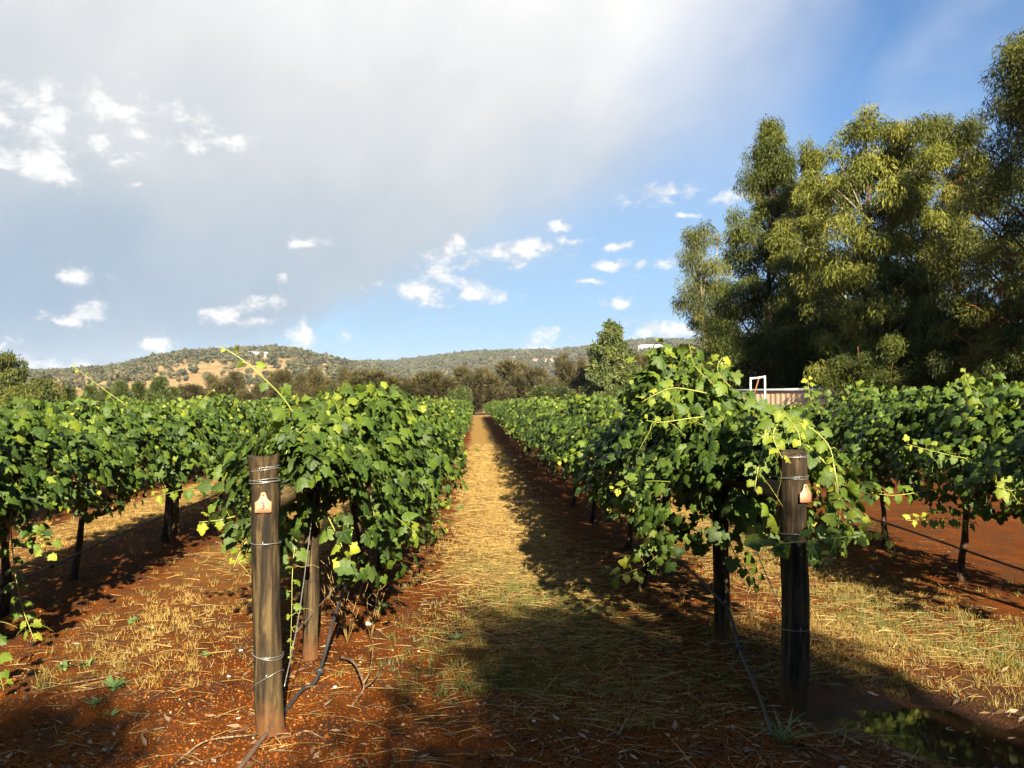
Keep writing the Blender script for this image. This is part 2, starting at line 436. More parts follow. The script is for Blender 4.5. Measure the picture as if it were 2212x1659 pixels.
M_SHEET = plain('beige_steel_sheet', (0.42, 0.29, 0.18), 0.45, 0, 0.06, 1.2)
M_CAP = plain('pale_steel_capping', (0.3800, 0.3952, 0.4028), 0.35, 0.2, 0.08, 2)
M_QUARTZ = plain('white_pebble', (0.4712, 0.3952, 0.3192), 0.7, 0, 0.2, 30)

# gravel stones
m, t, b, o = material('laterite_gravel')
t.put(b.inputs['Base Color'], t.ramp(attr(t, 'tint'), [(0, (0.0372, 0.0098, 0.0020)), (0.4, (0.1072, 0.0301, 0.0049)), (0.8, (0.1678, 0.0541, 0.0090)), (0.97, (0.2144, 0.1035, 0.0312)), (1, (0.2796, 0.2135, 0.1301))]))
b.inputs['Roughness'].default_value = 0.85; b.inputs['Specular IOR Level'].default_value = 0.08; M_GRAVEL = m

ROWS = {'l1': -0.98, 'r1': 1.65, 'l2': -3.50, 'r2': 4.42, 'l3': -6.12, 'l4': -8.75}
PUD_C = at(2075, 1600, 3.92)[:2] + np.array((0.0, 0.0)); PUD_A = np.array((0.78, -0.62)); PUD_A /= np.linalg.norm(PUD_A)
_wv1, _wv2, _wv3 = waves(1, 6, 0.6, 2.0), waves(2, 8, 3, 9), waves(3, 8, 9, 26)

def pud(x, y):
    dx, dy = x - PUD_C[0], y - PUD_C[1]
    u = (dx * PUD_A[0] + dy * PUD_A[1]) / 0.86; v = (-dx * PUD_A[1] + dy * PUD_A[0]) / 0.44
    return np.sqrt(u * u + v * v) + 0.16 * np.sin(3.1 * dx + 5 * dy) + 0.10 * np.sin(11 * dx - 7 * dy) + 0.06 * np.sin(23 * dx + 17 * dy)

def gh(x, y):
    """height of the ground"""
    x = np.asarray(x, float); y = np.asarray(y, float)
    near = np.clip(1.4 - np.hypot(x, y - 5) / 25, 0, 1)
    z = 0.012 * _wv1(x, y) + near * (0.008 * _wv2(x, y) + 0.005 * _wv3(x, y))
    for rx in ROWS.values(): z = z + 0.035 * np.exp(-((x - rx) / 0.4) ** 2) * (y > 2) * (y < 84)
    p = pud(x, y)
    return z - 0.085 * np.clip(1.25 - p, 0, 0.75) - 0.012 * (p < 1.7) * np.clip(1.7 - p, 0, .5)

# soil
m, t, b, o = material('red_soil'); M_SOIL = m
P = coords(t)
sp = t.node('ShaderNodeSeparateXYZ'); t.put(sp.inputs[0], P)
X, Y = sp.outputs[0], sp.outputs[1]
big = t.noise(P, 0.9, 5, 0.6, 0.4); mid = t.noise(P, 5.0, 6, 0.65); fine = t.noise(P, 42, 4, 0.7)
col = t.ramp(big, [(0.30, (0.0298, 0.0088, 0.0020)), (0.5, (0.0875, 0.0246, 0.0038)), (0.7, (0.1325, 0.0411, 0.0062))])
col = t.mix(t.smooth(mid, 0.45, 0.62), col, (0.050, 0.023, 0.011))
vor = t.node('ShaderNodeTexVoronoi'); t.put(vor.inputs['Vector'], P); vor.inputs['Scale'].default_value = 62
cell = t.node('ShaderNodeSeparateColor'); t.put(cell.inputs[0], vor.outputs['Color'])
grv = t.math('MULTIPLY', t.smooth(vor.outputs['Distance'], 0.55, 0.25), t.smooth(cell.outputs[0], 0.35, 0.6))
col = t.mix(t.math('MULTIPLY', grv, 0.7), col, t.ramp(cell.outputs[1], [(0, (0.0611, 0.0159, 0.0030)), (0.6, (0.1576, 0.0474, 0.0077)), (1, (0.2186, 0.0926, 0.0234))]))
col = t.mix(t.smooth(fine, 0.55, 0.7, 0, 0.5), col, (0.036, 0.016, 0.008))
# dry mown straw along the middle of each alley
per = 2.632
ph = t.math('ABSOLUTE', t.math('SUBTRACT', t.math('FRACT', t.math('DIVIDE', t.math('ADD', X, 100 * per + per / 2 - 0.335), per)), 0.5))
dist = t.math('MULTIPLY', ph, per)
dist = t.math('ADD', dist, t.math('MULTIPLY', t.math('SUBTRACT', t.noise(P, 1.6, 4, 0.6), 0.5), 0.55))
sm = t.smooth(dist, 0.66, 0.42)
inside = t.math('MULTIPLY', t.smooth(X, 4.9, 4.4), t.math('MULTIPLY', t.smooth(Y, 3.6, 5.4), t.smooth(Y, 100, 90)))
stretch = t.noise(t.vec('MULTIPLY', P, (6, 34, 10)), 1.0, 5, 0.6, 0.8)
scol = t.ramp(stretch, [(0.3, (0.0845, 0.0432, 0.0118)), (0.5, (0.2252, 0.1355, 0.0369)), (0.7, (0.3378, 0.2270, 0.0768))])
far = t.smooth(Y, 6.0, 13.0, 0.05, 0.93)
sm = t.math('MULTIPLY', t.math('MULTIPLY', sm, inside), far)
col = t.mix(sm, col, scol)
# dry paddock far away
r_ = t.vec('LENGTH', P)
pad = t.math('MAXIMUM', t.smooth(Y, 84, 96), t.smooth(X, -10.5, -14))
pcol = t.ramp(t.noise(P, 0.05, 5, 0.6), [(0.3, (0.1672, 0.1102, 0.0456)), (0.7, (0.2584, 0.1824, 0.0836))])
col = t.mix(t.math('MULTIPLY', pad, 0.95), col, pcol)
# damp rim of the puddle
pv = t.vec('DISTANCE', P, tuple(PUD_C) + (0,))
damp = t.smooth(t.math('ADD', pv, t.math('MULTIPLY', t.math('SUBTRACT', mid, 0.5), 0.5)), 1.25, 0.55)
col = t.mix(t.math('MULTIPLY', damp, 0.5), col, (0.035, 0.022, 0.014))
t.put(b.inputs['Base Color'], col)
t.put(b.inputs['Roughness'], t.lin(damp, 0, 1, 0.85, 0.4))
b.inputs['Specular IOR Level'].default_value = 0.05
bump(t, b, t.math('ADD', t.math('MULTIPLY', grv, 1.0), t.math('ADD', fine, t.math('MULTIPLY', t.math('MULTIPLY', sm, stretch), 2.0))), 0.8, 0.012)

# ------------------------------------------------------------------ ground, puddle, hills
def axis_lines(lo, hi, step, outer, n_out):
    c = np.arange(lo, hi + 1e-6, step)
    g = np.geomspace(step * 1.5, outer, n_out)
    return np.concatenate([lo - g[::-1], c, hi + g])
gx = axis_lines(-5.0, 5.2, 0.05, 3500, 42); gy = axis_lines(2.6, 11.0, 0.05, 3500, 48)
X2, Y2 = np.meshgrid(gx, gy)
Z2 = gh(X2, Y2) * (np.hypot(X2, Y2) < 200)
nx, ny = len(gx), len(gy)
i = (np.arange(ny - 1)[:, None] * nx + np.arange(nx - 1)[None]).ravel()
F = np.concatenate([np.stack([i, i + 1, i + nx + 1], 1), np.stack([i, i + nx + 1, i + nx], 1)])
g = MB(); g.add(np.stack([X2, Y2, Z2], -1).reshape(-1, 3), F)
ground = g.build('ground', M_SOIL, smooth=True); tag(ground, kind='structure')

m, t, b, o = material('puddle_water')
b.inputs['Base Color'].default_value = (0.020, 0.011, 0.005, 1); b.inputs['Roughness'].default_value = 0.04
b.inputs['IOR'].default_value = 1.33
bump(t, b, t.noise(coords(t), 5.0, 3, 0.5), 0.05, 0.01)
g = MB(); n = 72
av = np.linspace(0, 2 * PI, n, endpoint=False)
ring = [np.array((PUD_C[0], PUD_C[1], -0.034))]
for a in av:
    d_ = np.array((math.cos(a), math.sin(a))); r0 = 0.05
    while pud(PUD_C[0] + d_[0] * r0, PUD_C[1] + d_[1] * r0) < 1.12 and r0 < 2: r0 += 0.02
    ring.append(np.array((PUD_C[0] + d_[0] * r0, PUD_C[1] + d_[1] * r0, -0.034)))
g.add(ring, [(0, 1 + k, 1 + (k + 1) % n) for k in range(n)])
tag(g.build('puddle_water', m), kind='structure')

def ridge(prof, rr):
    A = np.array([azel(px, py) for px, py in prof])
    def f(az):
        return 1.6 + rr * np.tan(np.interp(az, A[:, 0], A[:, 1]))
    return f
HA = dict(r0=330.0, rr=1150.0, f=ridge([(-900, 830), (-300, 818), (0, 816), (100, 813), (250, 803), (330, 786), (400, 776), (500, 771), (590, 767), (650, 773), (700, 785), (760, 797), (850, 815), (950, 838), (1050, 866), (1200, 885), (3200, 885)], 1150))
HB = dict(r0=700.0, rr=1900.0, f=ridge([(-900, 885), (400, 850), (560, 812), (650, 800), (750, 793), (850, 792), (900, 787), (1000, 775), (1100, 769), (1200, 770), (1300, 758), (1400, 747), (1480, 748), (1600, 745), (2000, 742), (2600, 750), (3200, 790)], 1900))
_hn, _hn2, _hn3 = waves(21, 7, 0.004, 0.015), waves(22, 8, 0.02, 0.06), waves(23, 9, 0.008, 0.03)

def hill_h(H, az, r):
    s = (r - H['r0']) / (H['rr'] - H['r0'])
    S = np.where(s < 1, np.sin(np.clip(s, 0, 1) * PI / 2) ** 1.35, 1 - 0.25 * np.clip(s - 1, 0, 3) ** 2)
    S = np.where(s < 0, s * 0.6, S)
    x, y = r * np.sin(az), r * np.cos(az)
    amp = np.clip(s, 0, 1) * np.clip(1.15 - s, 0, 1) * 2.2
    return H['f'](az) * S + amp * (6 * _hn(x, y) + 1.2 * _hn2(x, y)) - 1.5 * np.clip(1 - s * 12, 0, 1)

def hill_mat(name, dry, brown, amount):
    m, t, b, o = material(name)
    P = coords(t)
    n1 = t.noise(P, 0.006, 6, 0.6, 0.3); n2 = t.noise(P, 0.035, 5, 0.65)
    col = t.ramp(n2, [(0.3, brown), (0.55, dry), (0.8, tuple(min(1, c * 1.25) for c in dry))])
    col = t.mix(t.smooth(n1, 0.5 - amount, 0.62 - amount), col, (0.13, 0.095, 0.045))
    t.put(b.inputs['Base Color'], col); b.inputs['Roughness'].default_value = 0.95; b.inputs['Specular IOR Level'].default_value = 0.1
    return m
M_HILLA = hill_mat('dry_hill_grass', (0.2511, 0.1715, 0.0772), (0.1525, 0.0955, 0.0413), -0.06)
M_HILLB = hill_mat('far_hill_scrub', (0.1392, 0.1053, 0.0540), (0.0829, 0.0613, 0.0324), 0.05)

def hill(name, H, mat, a0, a1):
    az = np.linspace(a0, a1, 260); r = np.concatenate([np.linspace(H['r0'] - 30, H['rr'] * 1.05, 70), np.linspace(H['rr'] * 1.08, H['rr'] * 1.8, 12)])
    A, R = np.meshgrid(az, r); Z = hill_h(H, A, R)
    i = (np.arange(len(r) - 1)[:, None] * len(az) + np.arange(len(az) - 1)[None]).ravel(); n = len(az)
    g = MB(); g.add(np.stack([R * np.sin(A), R * np.cos(A), Z], -1).reshape(-1, 3), np.concatenate([np.stack([i, i + 1, i + n + 1], 1), np.stack([i, i + n + 1, i + n], 1)]))
    return tag(g.build(name, mat, smooth=True), kind='structure')
hill('hill_near', HA, M_HILLA, -0.95, 0.05)
hill('hill_far', HB, M_HILLB, -0.40, 0.95)

# ------------------------------------------------------------------ vine leaves
HI = [(.05, -.05), (.14, -.19), (.22, -.22), (.30, -.20), (.36, -.13), (.47, -.10), (.50, .02), (.44, .11), (.52, .17), (.57, .25), (.66, .34), (.58, .39), (.54, .47), (.44, .49), (.35, .49), (.38, .58), (.32, .66), (.28, .75), (.20, .82), (.13, .92), (0, 1.0)]
MID = [(.05, -.05), (.28, -.22), (.5, 0), (.43, .13), (.64, .33), (.50, .5), (.34, .5), (.28, .76), (0, 1.0)]
LO = [(.25, -.2), (.55, .05), (.58, .4), (.28, .75), (0, 1.0)]

def leaf_template(half, fold, curl, seed=0, wave=0.03):
    r = rs(seed)
    o = [(x, y) for x, y in half] + [(-x, y) for x, y in half[-2::-1]]
    p = np.array([(0, .28)] + [(0, 0)] + o)
    p[2:] += (r.rand(len(p) - 2, 2) - 0.5) * 0.05
    x, y = p[:, 0], p[:, 1]
    z = -fold * np.abs(x) - curl * (x * x + (y - .28) ** 2)
    z[2:] += (r.rand(len(p) - 2) - 0.5) * 2 * wave
    V = np.stack([x, y, z], 1); n = len(p)
    F = [(0, k, k + 1) for k in range(1, n - 1)] + [(0, n - 1, 1)]
    # outline runs up the right side; flip so that +Z is the upper face
    F = np.array(F)
    c = np.cross(V[F[3, 1]] - V[F[3, 0]], V[F[3, 2]] - V[F[3, 0]])
    if c[2] < 0: F = F[:, ::-1]
    return V, F, np.stack([x, y, np.zeros(n)], 1)

T_HI = [leaf_template(HI, f, c, k) for k, (f, c) in enumerate([(0.12, 0.30), (0.34, 0.20), (-0.18, 0.45), (0.05, 0.75), (0.55, 0.35)])]
T_MID = [leaf_template(MID, f, c, k) for k, (f, c) in enumerate([(0.12, 0.30), (0.34, 0.20), (-0.18, 0.55), (0.55, 0.45)])]
T_LO = [leaf_template(LO, f, c, k) for k, (f, c) in enumerate([(0.12, 0.3), (0.32, 0.2), (-0.1, 0.4)])]
TINTS = np.array([0.12, 0.24, 0.34, 0.44, 0.56, 0.70, 0.84, 0.97])
LEAF_ME = {}
for k, (v_, f_, l_) in enumerate(T_HI):
    for q, tn in enumerate(TINTS):
        g = MB(); g.add(v_, f_, tn, l_); LEAF_ME[k, q] = g.mesh('leaf', M_VINE)

def put_leaf(parent, pos, R, s, tint, rng):
    """one leaf as an object of its own; pos relative to the parent"""
    o = link('leaf', LEAF_ME[rng.randint(len(T_HI)), int(np.argmin(np.abs(TINTS - tint)))], parent)
    o.matrix_basis = Matrix.Translation(Vector(pos)) @ Matrix(R.tolist()).to_4x4() @ Matrix.Diagonal((s, s, s, 1))
    return o

def canopy(n, y0, y1, rng, prof=None, shell=0.7, zc=1.10, top=0.42, bot=0.40, a=0.62, size=(0.042, 0.098), floor=0.58):
    """leaves of one vine, local to the row line; prof(y) -> (extra top, extra width)"""
    y = rng.uniform(y0, y1, n)
    phi = np.radians(np.clip(rng.normal(0, 75, n), -150, 150))
    lump = 1 + 0.27 * np.sin(y * 4.1 + rng.rand() * 6) * np.sin(phi * 2 + rng.rand() * 6) + 0.14 * np.sin(y * 9.3 + phi * 3 + rng.rand() * 6) + 0.07 * rng.randn(n)
    et, ew, *exs = (0.0, 0.0) if prof is None else prof(y)
    dep = np.where(rng.rand(n) < shell, np.abs(rng.normal(0, 0.10, n)), rng.uniform(0, 0.75, n))
    rr = np.clip(1 - dep, 0.1, 1.2) * lump
    sx = np.sin(phi); cz = np.cos(phi)
    wide = a * (1 - 0.30 * np.clip(cz, 0, 1)) + ew
    x = wide * sx * rr
    z = zc + np.where(cz > 0, (top + et) * cz, bot * cz * (0.75 + 0.5 * np.abs(sx))) * rr
    if exs: x = x + (exs[0] * np.clip((z - 1.15) / 0.5, 0, 1) if np.ndim(exs[0]) else np.where(y < -1.0, 0.10, 0.0))
    z = np.maximum(z, floor + rng.rand(n) * 0.25)
    nrm = np.stack([sx / a, 0 * sx, cz / top], 1); nrm /= np.linalg.norm(nrm, axis=1)[:, None]
    nrm = nrm + rng.normal(0, 0.42, (n, 3)) + np.array((0, -0.12, 0.30))
    ax = np.stack([sx * 0.5, rng.normal(0, 0.45, n), -0.75 + 0.3 * rng.randn(n)], 1) + rng.normal(0, 0.25, (n, 3))
    R = frames(ax, nrm)
    s = (size[0] + (size[1] - size[0]) * rng.beta(1.6, 1.8, n)) * np.where(rng.rand(n) < 0.18, 0.6, 1.0)
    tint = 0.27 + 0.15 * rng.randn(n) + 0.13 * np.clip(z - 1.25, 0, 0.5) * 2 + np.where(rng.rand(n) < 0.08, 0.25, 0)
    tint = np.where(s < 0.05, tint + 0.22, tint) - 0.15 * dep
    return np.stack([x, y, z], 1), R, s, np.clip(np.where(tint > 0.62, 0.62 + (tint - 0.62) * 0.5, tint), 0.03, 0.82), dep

def bez(pts, n=14):
    P = np.asarray(pts, float); tt = np.linspace(0, len(P) - 1, n); out = []
    for u in tt:
        i = int(min(u, len(P) - 2)); f = u - i
        p0, p1, p2, p3 = P[max(i - 1, 0)], P[i], P[i + 1], P[min(i + 2, len(P) - 1)]
        out.append(0.5 * (2 * p1 + (p2 - p0) * f + (2 * p0 - 5 * p1 + 4 * p2 - p3) * f * f + (3 * p1 - p0 - 3 * p2 + p3) * f ** 3))
    return np.array(out)

def shoot_leaves(path, rng, s0=0.095, s1=0.03, step=0.075, start=0.0):
    """leaf places alternating along a shoot: pos, R, size, tint and the petiole's two ends"""
    seg = np.linalg.norm(np.diff(path, axis=0), axis=1); L = np.concatenate([[0], np.cumsum(seg)]); tot = L[-1]
    out = []; d = start; side = 1
    while d < tot:
        f = d / tot
        p = np.array([np.interp(d, L, path[:, k]) for k in range(3)])
        q = np.array([np.interp(min(d + 0.03, tot), L, path[:, k]) for k in range(3)])
        tg = q - p; tg = tg / (np.linalg.norm(tg) + 1e-6) if np.linalg.norm(tg) > 1e-6 else np.array((0, 0, 1.0))
        sd = np.cross(tg, (0.2, -1.0, 0.4)); sd /= np.linalg.norm(sd) + 1e-6
        s = (s0 + (s1 - s0) * f ** 1.3) * rng.uniform(0.75, 1.2)
        pe = p + sd * side * s * 0.55 + np.array((0, -0.2, 0.25)) * s + tg * s * 0.2
        ax = sd * side + np.array((0, 0, -0.75)) + tg * 0.3 + rng.normal(0, 0.3, 3)
        nr = np.array((0.1, -0.8, 0.6)) + rng.normal(0, 0.45, 3) + sd * side * 0.3
        out.append((pe, frames(ax[None], nr[None])[0], s, float(np.clip(0.40 + 0.45 * f ** 2 + 0.08 * rng.randn(), 0.2, 0.86)), p))
        d += step * (1.1 - 0.55 * f) * rng.uniform(0.8, 1.2); side = -side
    return out

def tendril(g, p, rng, L=0.14):
    d = rng.normal(0, 1, 3); d[1] -= 0.4; d /= np.linalg.norm(d)
    e = np.cross(d, rng.normal(0, 1, 3)); e /= np.linalg.norm(e)
    u = np.linspace(0, 1, 12)
    r_ = 0.012 + 0.012 * rng.rand(); k = rng.uniform(3, 8)
    pts = p + d[None] * (u * L)[:, None] + e[None] * (r_ * np.sin(u * k) * (u > 0.2))[:, None] + np.array((0, 0, -1.0)) * (u ** 2 * L * 0.5)[:, None]
    g.tube(pts, np.linspace(0.0016, 0.0008, 12), 4, 0.9, False)

def add_shoot(vine, pts, rng, s0=0.09, s1=0.03, step=0.075, r0=0.0045, start=0.02, tints=None):
    """a long shoot as a part of a vine with its own leaves as sub-parts; points in world space"""
    base = np.array(vine.location)
    path = bez(np.asarray(pts, float), 18) - base
    g = MB(); g.tube(path, np.linspace(r0, r0 * 0.35, len(path)), 6, 0.6)
    lv = shoot_leaves(path, rng, s0, s1, step, start)
    for (pe, R, s, tn, p) in lv:
        g.tube([p, (p + pe) / 2 + np.array((0, 0, 0.1 * s)), pe], 0.0014, 4, 0.8, False)
        if rng.rand() < 0.3: tendril(g, p, rng, 0.06 + 0.12 * rng.rand())
    sh = g.build('shoot', M_STEM, vine, True)
    for (pe, R, s, tn, p) in lv:
        put_leaf(sh, pe, R, s, tn if tints is None else tints, rng)
    return sh

def vine_wood(g, rng, y0=-0.9, y1=0.9, lean=None, zt=1.02):
    lean = rng.normal(0, 0.10, 2) if lean is None else lean
    u = np.linspace(0, 1, 9)
    wob = np.cumsum(rng.normal(0, 0.016, (9, 2)), 0)
    pts = np.stack([lean[0] * (1 - u) + wob[:, 0] * (1 - u), lean[1] * (1 - u) + wob[:, 1] * (1 - u), zt * u - 0.03], 1)
    g.tube(pts, np.interp(u, [0, .1, .5, .9, 1], [0.05, 0.036, 0.028, 0.034, 0.03]) * rng.uniform(0.85, 1.2), 8, 0.5, True, 0.18, rng)
    for e in (y0, y1):
        v = np.linspace(0, 1, 8)
        p = np.stack([0.02 * np.sin(v * 7 + rng.rand() * 6), e * v, zt - 0.05 + 0.10 * v ** 0.5 + 0.015 * rng.randn(8)], 1)
        g.tube(p, np.linspace(0.024, 0.010, 8), 6, 0.5, True, 0.15, rng)

def random_shoots(rng, y0, y1, n, up=0.5):
    """upright or sprawling shoots for the joined foliage: list of paths"""
    out = []
    for _ in range(n):
        y = rng.uniform(y0, y1); L = rng.uniform(0.12, 0.34)
        if rng.rand() < up:
            x = rng.normal(0, 0.18); z = 1.40
            d = np.array((rng.normal(0, 0.5), rng.normal(0, 0.4), 1.0))
        else:
            sg = rng.choice((-1, 1)); x = sg * 0.5; z = rng.uniform(0.75, 1.35)
            d = np.array((sg * 0.8, rng.normal(0, 0.5), rng.uniform(-0.7, 0.4)))
        d /= np.linalg.norm(d); p = np.array((x, y, z))
        out.append(bez([p, p + d * L * 0.5, p + d * L * 0.9 + np.array((0.3 * d[0], 0, -0.18)) * L], 8))
    return out

def joined_foliage(rng, templ, n, y0, y1, nshoot, **kw):
    """one mesh of leaves, shoots and stems for vines too far off to pick leaves apart"""
    g = MB()
    pos, R, s, tn, dep = canopy(n, y0, y1, rng, **kw)
    pick = rng.randint(len(templ), size=n)
    for k, (v_, f_, l_) in enumerate(templ):
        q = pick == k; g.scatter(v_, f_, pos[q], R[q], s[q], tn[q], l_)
    for path in random_shoots(rng, y0, y1, nshoot):
        g.tube(path, np.linspace(0.004, 0.0015, len(path)), 4, 0.8, False)
        lv = shoot_leaves(path, rng, 0.07, 0.03, 0.05)
        v_, f_, l_ = templ[rng.randint(len(templ))]
        g.scatter(v_, f_, np.array([q[0] for q in lv]), np.array([q[1] for q in lv]), np.array([q[2] for q in lv]), np.array([q[3] for q in lv]), l_)
    return g

WOODS = []
for k in range(6):
    g = MB(); vine_wood(g, rs(300 + k)); WOODS.append(g.mesh('trunk', M_VTRUNK, True))
FOL_MID, FOL_FAR = [], []
for k in range(6):
    FOL_MID.append(joined_foliage(rs(400 + k), T_MID, 2100, -1.02, 1.02, 9, size=(0.042, 0.095)).mesh('foliage', M_VINE))
for k in range(5):
    FOL_FAR.append(joined_foliage(rs(450 + k), T_LO, 1400, -1.05, 1.05, 8, size=(0.055, 0.105)).mesh('foliage', M_VINE))

ORD = ['first', 'second', 'third', 'fourth', 'fifth', 'sixth', 'seventh', 'eighth', 'ninth', 'tenth', 'eleventh', 'twelfth']
ROWTXT = {'l1': ('row just left of the straw path', 'left of the straw path'), 'r1': ('row just right of the straw path', 'right of the straw path'),
          'l2': ('row at the left edge', 'second left of the straw path'), 'r2': ('row beside the bare red track', 'beside the bare red track'),
          'l3': ('third row left of the straw path', 'third left of the straw path'), 'l4': ('fourth row left of the straw path', 'fourth left of the straw path')}

def row_vines(row, ys, hero=()):
    rx = ROWS[row]; rng = rs(hash(row) % 1000 if False else sum(map(ord, row)))
    made = []
    for k, y in enumerate(ys):
        if k < 12 and y < 26: lab = '%s grapevine from the near end, %s' % (ORD[k], ROWTXT[row][0])
        else: lab = 'leafy grapevine in the distant stretch of the row %s' % ROWTXT[row][1]
        vx = rx + rng.normal(0, 0.03)
        v = thing('grapevine', (vx, y, float(gh(vx, y)) - 0.005), lab, 'grapevine', 'grapevines in the row ' + ROWTXT[row][1])
        made.append(v)
        if k in hero: continue
        tr = link('trunk', WOODS[rng.randint(len(WOODS))], v); tr.rotation_euler = (0, 0, rng.choice((0, PI)))
        fo = link('foliage', (FOL_MID if y < 24 else FOL_FAR)[rng.randint(5)], v); fo['kind'] = 'stuff'
        fo.rotation_euler = (0, 0, rng.choice((0, PI)))
        sxy = rng.uniform(0.92, 1.10)
        fo.scale = (sxy, 1.0, rng.uniform(0.94, 1.04))
    return made

def hero_vine(v, seed, n, y0, y1, nobj, prof=None, lean=None, cordon=(-0.9, 0.9), nshoot=8, **kw):
    """a vine near enough to pick its leaves apart: the nearest leaves are objects, the rest one part"""
    rng = rs(seed)
    g = MB(); vine_wood(g, rng, cordon[0], cordon[1], lean); g.build('trunk', M_VTRUNK, v, True)
    pos, R, s, tn, dep = canopy(n, y0, y1, rng, prof, **kw)
    base = np.array(v.location); eye = np.array((0, 0, EYE))
    wp = pos + base
    dist = np.linalg.norm(wp - eye, axis=1)
    seen = dist + dep * 2.0 + 0.25 * rng.rand(n) + 0.5 * np.clip(-(R[:, :, 2] * (eye - wp)).sum(1) / dist, 0, 1)
    order = np.argsort(seen); near, rest = order[:nobj], order[nobj:]
    g = MB(); pick = rng.randint(len(T_MID), size=n)
    for k, (v_, f_, l_) in enumerate(T_MID):
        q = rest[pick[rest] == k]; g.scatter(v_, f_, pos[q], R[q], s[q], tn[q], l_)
    for path in random_shoots(rng, y0, y1, nshoot):
        g.tube(path, np.linspace(0.004, 0.0015, len(path)), 4, 0.8, False)
        lv = shoot_leaves(path, rng, 0.075, 0.03, 0.055)
        v_, f_, l_ = T_HI[rng.randint(len(T_HI))]
        g.scatter(v_, f_, np.array([q[0] for q in lv]), np.array([q[1] for q in lv]), np.array([q[2] for q in lv]), np.array([q[3] for q in lv]), l_)
    stuff(g.build('foliage', M_VINE, v))
    g = MB()
    for q in range(int(9 * (y1 - y0))):
        yy = rng.uniform(y0 + 0.35, y1); sg = rng.choice((-1, 1)); p = np.array((0, yy, 1.08)); e = np.array((sg * rng.uniform(0.15, 0.42), np.clip(yy + rng.normal(0, 0.25), y0 + 0.35, y1), rng.uniform(0.85, 1.40)))
        g.tube(bez([p, p * 0.55 + e * 0.45 + np.array((0, 0, 0.28)), e], 8), np.linspace(0.0055, 0.003, 8), 5, 0.4 * rng.rand(), False)
    g.build('canes', M_STEM, v, True)
    for q in near: put_leaf(v, pos[q], R[q], float(s[q]), float(tn[q]), rng)

def grapes(v, p, rng, n=46, L=0.14):
    g = MB(); iv, if_ = ico(1)
    u = rng.rand(n) ** 0.8
    r_ = 0.032 * (1 - 0.75 * u)
    a = rng.rand(n) * 6.283
    pos = np.stack([np.cos(a) * r_, np.sin(a) * r_, -u * L], 1) + (np.asarray(p) - np.array(v.location))
    g.scatter(iv, if_, pos, np.tile(np.eye(3), (n, 1, 1)), rng.uniform(0.005, 0.0075, n), rng.rand(n))
    g.tube([pos.mean(0) + (0, 0, L * 0.9), pos.mean(0) - (0, 0, L * 0.3)], 0.002, 4, 0.3)
    return g.build('grape_cluster', M_GRAPE, v, True)

ysL1 = [6.35, 7.75] + list(np.arange(9.6, 82, 1.82))
ysR1 = [6.65, 8.5, 10.35] + list(np.arange(12.2, 82, 1.84))
ysL2 = [4.2, 6.0, 7.45, 9.35, 11.2] + list(np.arange(13.0, 82, 1.84))
ysR2 = [5.1, 6.95, 8.7] + list(np.arange(10.5, 56, 1.84))
ysL3 = list(np.arange(8.6, 82, 1.84)); ysL4 = list(np.arange(12.5, 60, 1.84))
VL1 = row_vines('l1', ysL1, (0, 1)); VR1 = row_vines('r1', ysR1, (0, 1, 2)); VL2 = row_vines('l2', ysL2, (0, 1, 2, 3)); VR2 = row_vines('r2', ysR2, (0, 1, 2))
row_vines('l3', ysL3); row_vines('l4', ysL4)

def ramp01(x, a, b): return np.clip((x - a) / (b - a), 0, 1)
# left of the path: canopy runs forward to the brace
hero_vine(VL1[0], 11, 3900, -2.15, 1.0, 290, lambda y: (-0.04 - 0.12 * ramp01(-y, 1.75, 2.2) + 0.08 * np.exp(-((y + 1.2) / 0.35) ** 2), 0.04 - 0.26 * ramp01(-y, 1.2, 2.0), 0.05), cordon=(-1.9, 0.8), nshoot=14, bot=0.54, floor=0.52)
hero_vine(VL1[1], 12, 2800, -0.9, 1.1, 200, lambda y: (0.02, 0.08), bot=0.50, floor=0.50)
# right of the path: a high mound over the brace
hero_vine(VR1[0], 21, 6000, -2.05, 1.0, 295, lambda y: (0.02 + 0.22 * np.exp(-((y + 1.30) / 0.40) ** 2) - 0.20 * ramp01(-y, 1.65, 2.1), 0.02 - 0.12 * ramp01(-y, 1.6, 2.3), -0.30 * np.exp(-((y + 1.30) / 0.45) ** 2)), lean=(-0.28, 0.12), cordon=(-1.9, 0.9), nshoot=16, shell=0.58, bot=0.50, floor=0.55)
hero_vine(VR1[1], 22, 2700, -0.95, 1.0, 200, lambda y: (0.03, 0.06), lean=(-0.1, 0.02), bot=0.48, floor=0.52)
hero_vine(VR1[2], 23, 2400, -0.95, 1.0, 120, lambda y: (0.03, 0.06), lean=(-0.08, 0.05))
hero_vine(VL2[0], 31, 2300, -0.9, 1.0, 200, lambda y: (-0.02, 0.05))
hero_vine(VL2[1], 32, 2300, -0.9, 0.9, 240, lambda y: (-0.04, 0.05))
hero_vine(VL2[2], 33, 2300, -0.8, 1.0, 220, lambda y: (-0.05, 0.03))
hero_vine(VL2[3], 34, 2300, -1.0, 1.0, 120, lambda y: (-0.05, 0.03))
hero_vine(VR2[0], 41, 2300, -0.9, 1.0, 200, lambda y: (0.16, 0.05))
hero_vine(VR2[1], 42, 2400, -0.95, 0.95, 240, lambda y: (0.14, 0.05), lean=(-0.12, 0.0))
hero_vine(VR2[2], 43, 2400, -0.95, 0.95, 200, lambda y: (0.12, 0.05))

rg = rs(77)
A_ = lambda *q: [at(*p) for p in q]
